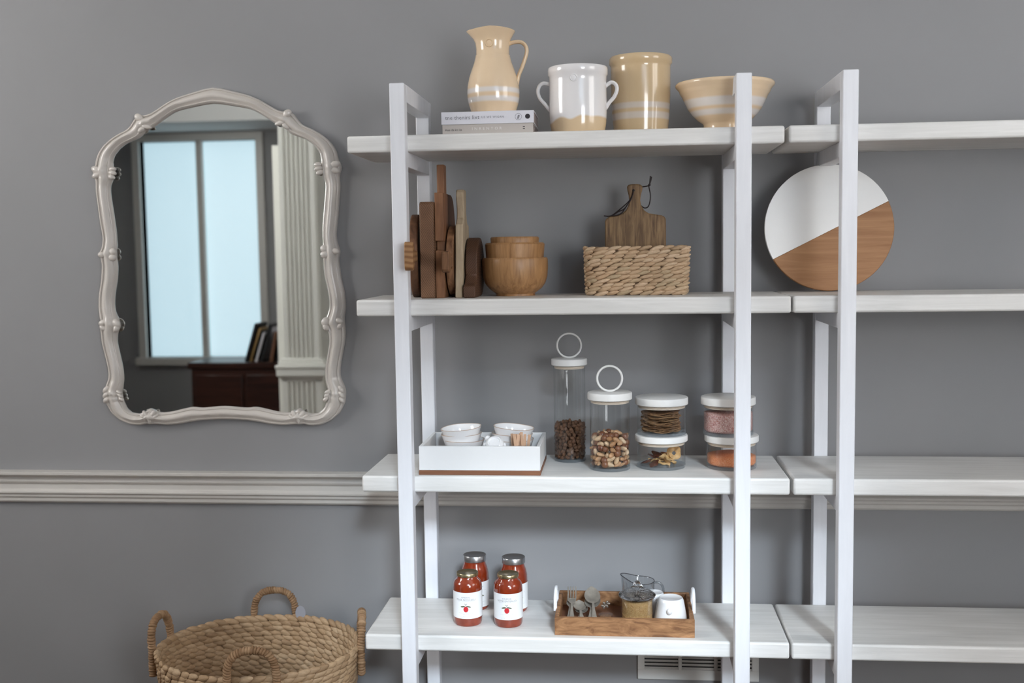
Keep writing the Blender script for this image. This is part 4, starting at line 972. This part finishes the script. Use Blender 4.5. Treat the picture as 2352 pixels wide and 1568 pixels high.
def front_rows(v0): # v of the lid top edge
    return {'lid': [(v0+5,24.8),(v0+16,24.8)], 'body': [(v0+15,22),(v0+20,23),(v0+26,29),(v0+33,32),(v0+42,33),(v0+60,33),(v0+110,33),(v0+120,32),(v0+128,28),(v0+132,24)], 'label': (v0+49, v0+114, 33)}
YF1, YF2 = .175, .170
def rows(lid0, lid1, lr, body, lab): return {'lid': [(lid0,lr),(lid1,lr)], 'body': body, 'label': lab}
sauce('front left jar of red tomato sauce with a gold lid', 1074, YF1, rows(1312, 1320, 24.8, [(1319,22.5),(1325,23.5),(1330,29),(1336,32),(1345,33),(1362,33),(1408,33),(1422,32.6),(1428,30.5),(1433,25)], (1351, 1410, 33)), GOLD, [('IENERAO', .075, .315), ('MUSE NOUCELLI', .092, .225)])
sauce('front right jar of red tomato sauce with a gold lid', 1167, YF2, rows(1315, 1323, 24.8, [(1322,22.5),(1328,23.5),(1333,29),(1339,32),(1348,33),(1365,33),(1411,33),(1425,32.6),(1431,30.5),(1436,25)], (1354, 1413, 33)), GOLD, [('SHUERNE', .075, .315), ('SOTIE ENTEALIO', .092, .225)])
YR1, YR2 = .333, .318
sauce('back left jar of red tomato sauce with a silver lid', 1091, YR1, rows(1272, 1286, 26.5, [(1285,24.5),(1291,25),(1300,28.5),(1312,31),(1325,31.5),(1340,31.5),(1375,31.5),(1388,31),(1394,29),(1398,24)], (1328, 1385, 31.6)), SILVER, [('IENERAO', .075, .315)], .45)
sauce('back right jar of red tomato sauce with a silver lid', 1180, YR2, rows(1277, 1291, 26.8, [(1290,24.5),(1296,25),(1305,28.5),(1317,31),(1330,31.5),(1345,31.5),(1380,31.5),(1393,31),(1399,29),(1403,24)], (1333, 1390, 31.6)), SILVER, [('SHUERNE', .075, .315)], .45)

# ------------------------------------------------------------------ fourth shelf: wooden tray
wx0, wx1 = aZ(1274, 1459, Z4).x, aZ(1595.5, 1463, Z4).x; wy0 = .074
WTZ = Z4+.056; wy1 = min(aZ(1291, 1353, Z4+.058).y, .40)
wtv = thing('serving_tray', 'worn brown wooden serving tray with white handles on the bottom shelf', 'tray', ((wx0+wx1)/2, (wy0+wy1)/2, Z4))
th = .013
MB().box(wx0, wx1, wy0, wy0+th, Z4, WTZ).box(wx0+.0005, wx1-.0005, wy0-.0015, wy0, Z4, Z4+.014).build('front_panel', W_TRAY, wtv, bevel=.003)
MB().box(wx0, wx1, wy1-th, wy1, Z4, WTZ).build('back_panel', W_TRAY, wtv, bevel=.003)
for a, b in ((wx0, wx0+th), (wx1-th, wx1)): MB().box(a, b, wy0+th, wy1-th, Z4, WTZ).build('side_panel', W_TRAY, wtv, bevel=.003)
MB().box(wx0+th, wx1-th, wy0+th, wy1-th, Z4, Z4+.009).build('base', W_STRIP, wtv)
HW = plain('white_handle_enamel', (.83,.84,.87), .3)
for sgn, xh in ((-1, wx0-.0035), (1, wx1+.0035)):
    ym = (wy0+wy1)/2; pts = []
    for k in range(25):
        a = pi*k/24; pts.append((xh, ym-.046*cos(a), Z4+.047+.062*sin(a)**.8))
    MB().tube(pts, .0058, 12, up=Vector((1,0,0.01)), flat=1.0).build('handle', HW, wtv)
# cutlery leaning on the back panel
zfl = Z4+.0095
def cutlery(kind, L, hw, lbl, u, v, tip_y, loc=None, roll=0):
    pass
def along(prof2d, th, arch=.0):
    """flat piece outline (x half-widths along length y) -> solid strip with crown"""
    mb = MB(); n = len(prof2d); q = 6
    for y, w, z, cup in prof2d:
        for k in range(q+1):
            s = -1+2*k/q; mb.v.append(Vector((w*s, y, z+cup*s*s)))
        for k in range(q+1):
            s = 1-2*k/q; mb.v.append(Vector((w*s, y, z+cup*s*s-th)))
    r = 2*(q+1)
    for i in range(n-1):
        for k in range(r): mb.f.append((i*r+k, i*r+(k+1) % r, (i+1)*r+(k+1) % r, (i+1)*r+k)); mb.m.append(0)
    mb.f.append(tuple(range(r))); mb.m.append(0); mb.f.append(tuple((n-1)*r+k for k in reversed(range(r)))); mb.m.append(0)
    return mb
HAND = [(0,.006,0,0),(.004,.0105,0,0),(.02,.0115,0,-.001),(.05,.0075,.001,-.0005),(.08,.0045,.002,0),(.115,.0036,.003,0)]
def spoon_mb(bl, bwid, hl=1.0):
    pr = [(y*hl, w, z, c) for y, w, z, c in HAND]; y0 = pr[-1][0]
    for k in range(1, 15):
        t = k/14; w = max(.001, bwid*math.sin(pi*min(1, .06+.94*t))**.62*(1.06-.18*t)); pr.append((y0+bl*t, w if t < 1 else .002, .003-.010*sin(pi*t), .010*sin(pi*t)))
    return along(pr, .0016)
def fork_mb():
    mb = along(HAND+[(.122,.009,.002,.001),(.132,.0135,0,.002),(.148,.0145,-.001,.002)], .0018)
    for s in (-1.5,-.5,.5,1.5):
        x = s*.0082
        mb.tube(smoothpts([(x,.146,-.001),(x,.165,-.002),(x*1.03,.185,.001),(x*1.05,.203,.006)], 4), [.0021]*9+[.0017]*2+[.0015,.0009], 8, flat=.6, up=Vector((0,0,1)))
    return mb
fork = fork_mb(); sp1 = spoon_mb(.088, .0265); sp2 = spoon_mb(.055, .0215, .62)
def put(src, name, lbl, cat, grp, x, y, z, tiltx, rz, ry=0):
    if isinstance(src, MB): o = src.build(name, TARN, org=(0,0,0), angle=50)
    else: o = src.copy(); COL.objects.link(o)
    tag(o, lbl, cat, grp); o.location = (x, y, z); o.rotation_euler = Euler((tiltx, ry, rz), 'XYZ'); return o
CG = 'tarnished silver cutlery in the tray'
fx = xb(1305, 1410, .15)
f1 = put(fork, 'fork', 'left of two tarnished serving forks in the wooden tray', 'fork', CG, fx, wy0+.030, zfl+.002, rad(16), rad(-2))
put(f1, 'fork', 'right of two tarnished serving forks in the wooden tray', 'fork', CG, fx+.013, wy0+.032, zfl+.009, rad(18), rad(2))
s1 = put(sp1, 'serving_spoon', 'lower of two large tarnished spoons in the wooden tray', 'spoon', CG, xb(1352,1410,.15), wy0+.020, zfl+.002, rad(17), rad(-4))
put(s1, 'serving_spoon', 'upper of two large tarnished spoons in the wooden tray', 'spoon', CG, xb(1368,1410,.15), wy0+.026, zfl+.012, rad(19), rad(5))
s2 = put(sp2, 'teaspoon', 'left small tarnished spoon beside the forks', 'spoon', CG, xb(1326,1410,.12), wy0+.055, zfl+.002, rad(14), rad(-6))
put(s2, 'teaspoon', 'right small tarnished spoon next to the large spoons', 'spoon', CG, xb(1338,1410,.12), wy0+.058, zfl+.009, rad(16), rad(8))
# tiny lidded glass pot with flower knob
ty_ = .185; tx_ = xb(1391, 1410, ty_)
tp_ = thing('spice_pot', 'tiny glass pot with a flower shaped knob between spoons and sugar jar', 'pot', (tx_, ty_, zfl))
MB().lathe([(0,0),(.019,0),(.022,.003),(.022,.020),(.0205,.021),(.0195,.020),(.0195,.005),(0,.004)], (tx_, ty_, zfl), 40).build('pot_body', GLASS, tp_)
lid = MB().lathe([(0,.022),(.022,.022),(.0235,.0235),(.021,.027),(.008,.033),(.005,.036),(.0045,.046),(0,.047)], (tx_, ty_, zfl), 40).build('lid', GLASS, tp_)
fl = MB(); fl.ell(Matrix.Translation((tx_, ty_, zfl+.052)) @ Matrix.Diagonal((.006,.006,.005,1)), 10, 6)
for k in range(6):
    a = 2*pi*k/6; fl.ell(Matrix.Translation((tx_+.0095*cos(a), ty_+.005*sin(a), zfl+.054+.007*sin(a+.6))) @ Matrix.Rotation(-a, 4, 'Y') @ Matrix.Diagonal((.0062,.003,.0042,1)), 10, 6)
fl.build('flower_knob', plain('aged_pewter', (.20,.165,.135), .4, metal=.5), lid)
stuff(tag(MB().lathe([(0,0),(.018,0),(.0188,.002),(.0188,.012),(.01,.0135),(0,.0135)], (0,0,0), 32).build('spice', plain('spice_brown', (.30,.14,.06), .8, var=.3, vscale=120), org=(tx_, ty_, zfl+.0045)), 'reddish brown spice inside the tiny glass pot', 'spice'))
bpy.data.objects['spice'].location = (tx_, ty_, zfl+.0045)
for v in bpy.data.objects['spice'].data.vertices: v.co += Vector((tx_, ty_, zfl+.0045))
# sugar jar
gy_ = .160; gu = 1463.5; gx_ = xb(gu, 1390, gy_); gm = mpp(gu, 1390, gy_)
sj = thing('sugar_bowl', 'cut glass sugar bowl with ribbed lid and ball knob, full of brown sugar', 'sugar bowl', (gx_, gy_, zfl))
zl = zat(gu, 1369, gy_)-zfl
MB().lathe([(0,0),(.033,0),(.039,.004),(.045,.02),(37.5*gm,.045),(38*gm,zl-.004),(38.5*gm,zl-.001),(36*gm,zl),(35.5*gm,.045),(.041,.022),(.034,.009),(0,.008)], (gx_, gy_, zfl), 56).build('bowl_body', glass('sugar_bowl_glass', (.95,.96,.965), 1.6, .03, .05), sj)
def ribs(p):
    a = math.atan2(p.y, p.x); r = math.hypot(p.x, p.y); k = 1 if .012 < r < .046 else 0
    return Vector((p.x, p.y, p.z+.0022*k*abs(sin(12*a))))
zk = zat(gu, 1341, gy_)-zfl
lid = MB().lathe([(0,zl+.010),(34*gm,zl+.0015),(41*gm,zl+.001),(42.5*gm,zl+.004),(42*gm,zl+.0075),(37*gm,zl+.012),(28*gm,zl+.018),(18*gm,zl+.024),(10*gm,zl+.030),(6*gm,zl+.035),(5.5*gm,zk-.010),(6*gm,zk-.009),(0,zk-.008)], (gx_, gy_, zfl), 96, fn=ribs).build('ribbed_lid', solid_glass('cut_glass', (.97,.98,.985)), sj, angle=25)
MB().ell(Matrix.Translation((gx_, gy_, zfl+zk)) @ Matrix.Diagonal((8.4*gm, 8.4*gm, 8.2*gm, 1)), 24, 16).build('ball_knob', solid_glass('knob_glass', (.95,.95,.96)), lid)
o = heap(34.5*gm, zfl+.0095, zfl+zl-.006, Vector((gx_, gy_, 0)), .006, 'brown_sugar', SUG, 'golden brown sugar filling the glass sugar bowl', 'sugar', 8, .016)
# glass milk jug
my_ = wy1-.013-.0535; mu = 1468; mx_ = xb(mu, 1350, my_); m_ = mpp(mu, 1350, my_)
mj = thing('milk_jug', 'clear glass milk jug with a sloping rim behind the sugar bowl', 'jug', (mx_, my_, zfl))
mh = zat(mu, 1331, my_)-zfl
def slope(p):
    k = max(0, (p.z-mh*.55)/(mh*.45)); a = math.atan2(p.y, p.x); d = max(0, cos(a-pi))
    return Vector((p.x*(1+.22*k*k*d**5), p.y*(1-.05*k*d), p.z+k*(.020*max(0,d)**1.6-.0*cos(a)-.002)))
mr_ = 35*m_
MB().lathe([(0,0),(mr_*.93,0),(mr_,.004),(mr_,mh-.002),(mr_-.001,mh),(mr_-.0022,mh-.002),(mr_-.0022,.007),(0,.006)], (mx_, my_, zfl), 64, fn=slope).build('glass_body', glass('jug_glass', (.93,.94,.945), 1.8), mj)
rimp = [slope(Vector((mr_*cos(2*pi*k/64), mr_*sin(2*pi*k/64), mh)))+Vector((mx_, my_, zfl)) for k in range(64)]
MB().tube(rimp, .0013, 8, True).build('rim', glass('rim_glass', (.45,.44,.46), 2.0), mj)
MB().tube(smoothpts([aY(u, v, my_) for u, v in ((1502,1337),(1512,1337),(1520,1343),(1523.5,1354),(1521,1368),(1512,1380),(1502,1384))], 6), .0042, 12).build('handle', glass('handle_glass', (.80,.82,.83), 2.2), mj)
# upturned white cups
def cup(lbl, u, Y, top, topr, botr, v_top):
    x = xb(u, 1395, Y); h = zat(u, v_top, Y)-zfl; t = thing('cup', lbl, 'cup', (x, Y, zfl), 'white cups turned upside down'); mm_ = mpp(u, 1395, Y)
    MB().lathe([(botr*mm_-.002,0),(botr*mm_,.0015),(botr*mm_-.0008,.006),(botr*mm_-.0022,.012),(botr*mm_*.5+topr*mm_*.53,h*.48),(topr*mm_*1.085,h-.012),(topr*mm_*1.05,h-.007),(topr*mm_*1.02,h-.005),(topr*mm_*.98,h-.0015),(topr*mm_*.93,h),(topr*mm_*.86,h-.0006),(topr*mm_*.8,h-.0025),(0,h-.0025)], (x, Y, zfl), 56).build('cup_body', CHINA, t, angle=50)
    return t, x, h, mm_
t, x, h, mm_ = cup('white cup turned upside down at the front right of the tray', 1540.5, .163, 0, 28, 40, 1371)
MB().ell(Matrix.Translation((xb(1538,1404,.11), .163-.0505, aY(1538,1405,.11).z)) @ Matrix.Diagonal((.0085,.0085,.010,1)), 18, 12).build('handle', CHINA, t)
t, x, h, mm_ = cup('white cup turned upside down behind the sugar bowl', 1503, .252, 0, 21, 28, 1359)
MB().tube(smoothpts([(x+.022,.262,zfl+.045),(x+.036,.264,zfl+.046),(x+.040,.264,zfl+.03),(x+.030,.262,zfl+.016)], 5), .004, 10).build('handle', CHINA, t)

# ------------------------------------------------------------------ big floor basket
gc = Vector((-.500, .125)); RX, RY_ = .325, .285; BZ = .33
def gpath(t, z):
    k = .80+.20*((z-FZ)/(BZ-FZ))**.8 if z > FZ else .8
    a = 2*pi*t; return (gc.x+RX*k*cos(a), gc.y+RY_*k*sin(a))
fb = thing('floor_basket', 'large round woven basket with rope handles on the floor left of the shelving', 'basket', (gc.x, gc.y, FZ))
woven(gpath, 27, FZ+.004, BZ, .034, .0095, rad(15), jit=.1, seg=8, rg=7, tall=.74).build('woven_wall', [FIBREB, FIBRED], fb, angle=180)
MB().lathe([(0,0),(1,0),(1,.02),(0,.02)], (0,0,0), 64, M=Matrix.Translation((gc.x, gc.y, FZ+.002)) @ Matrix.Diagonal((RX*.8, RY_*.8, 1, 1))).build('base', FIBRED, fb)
def rope_handle(ang, w, h, lean=.0):
    d = Vector((-sin(ang)*RX, cos(ang)*RY_)); d.normalize(); nrm = Vector((cos(ang), sin(ang)))
    c = Vector((gc.x+RX*cos(ang)*1.02, gc.y+RY_*sin(ang)*1.02)); mb = MB(); pts = []
    ctl = [(-1,-.16),(-1.0,-.06),(-.99,.02),(-.93,.48),(-.70,.82),(-.36,.97),(0,1.0),(.36,.97),(.70,.82),(.93,.48),(.99,.02),(1,-.06),(1,-.16)]
    for s, q in ctl:
        zz_ = BZ+q*h if q > 0 else BZ+q*.55; off = lean*max(0, q)
        pts.append(Vector((c.x+d.x*s*w+nrm.x*off, c.y+d.y*s*w+nrm.y*off, zz_)))
    pts = smoothpts(pts, 5); L = [0]
    for a, b in zip(pts, pts[1:]): L.append(L[-1]+(b-a).length)
    n = int(L[-1]/.0085)
    for k in range(n):
        s = L[-1]*(k+.5)/n; i = max(j for j in range(len(L)-1) if L[j] <= s); p = pts[i].lerp(pts[i+1], (s-L[i])/(L[i+1]-L[i])); tg_ = (pts[i+1]-pts[i]).normalized()
        q = tg_.to_track_quat('Z', 'Y').to_matrix().to_4x4(); r = .0135*random.uniform(.92,1.1)
        mb.ell(Matrix.Translation(p) @ q @ Matrix.Rotation(random.uniform(.22,.42), 4, 'X') @ Matrix.Diagonal((r, r, .0066*random.uniform(.85,1.2), 1)), 12, 6)
    return mb.build('handle', TWINE, fb, angle=180)
for ang in (pi/2+.12, 0.22, -pi/2+.22, pi): rope_handle(ang, .074, .088, .006)
# hang tag on the basket
tgp = aZ(690, 1412, BZ); tgm = MB()
tgc = aY(690, 1405, .40)
tgm.prism([(tgc.x+.018*cos(2*pi*k/24), tgc.z-.004+.026*sin(2*pi*k/24)) for k in range(24)], 'y', tgc.y, tgc.y+.001)
tgm.build('hang_tag', plain('clear_plastic_tag', (.36,.36,.40), .3), fb)

# ------------------------------------------------------------------ light
sl = bpy.data.lights.new('sun', 'SUN'); sl.energy = 2.9; sl.angle = rad(9); sl.color = (.78,.89,1.0)
so = bpy.data.objects.new('sun', sl); COL.objects.link(so)
dv = Vector((-.27, 1.0, -.56)).normalized(); so.rotation_euler = dv.to_track_quat('-Z', 'Y').to_euler()
w = bpy.data.worlds.new('daylight_sky'); SC.world = w; w.use_nodes = True
bg = w.node_tree.nodes['Background']; bg.inputs['Color'].default_value = (.62,.78,1.0,1); bg.inputs['Strength'].default_value = 3.0
SC.view_settings.view_transform = 'Standard'; SC.view_settings.look = 'None'; SC.view_settings.gamma = 1
SC.view_settings.use_curve_mapping = False; SC.view_settings.exposure = 0.27
SC.cycles.use_denoising = True; SC.cycles.max_bounces = 14; SC.cycles.transparent_max_bounces = 24; SC.cycles.transmission_bounces = 10
SC.cycles.caustics_reflective = False; SC.cycles.caustics_refractive = False; SC.cycles.sample_clamp_indirect = 6
bpy.context.view_layer.update()
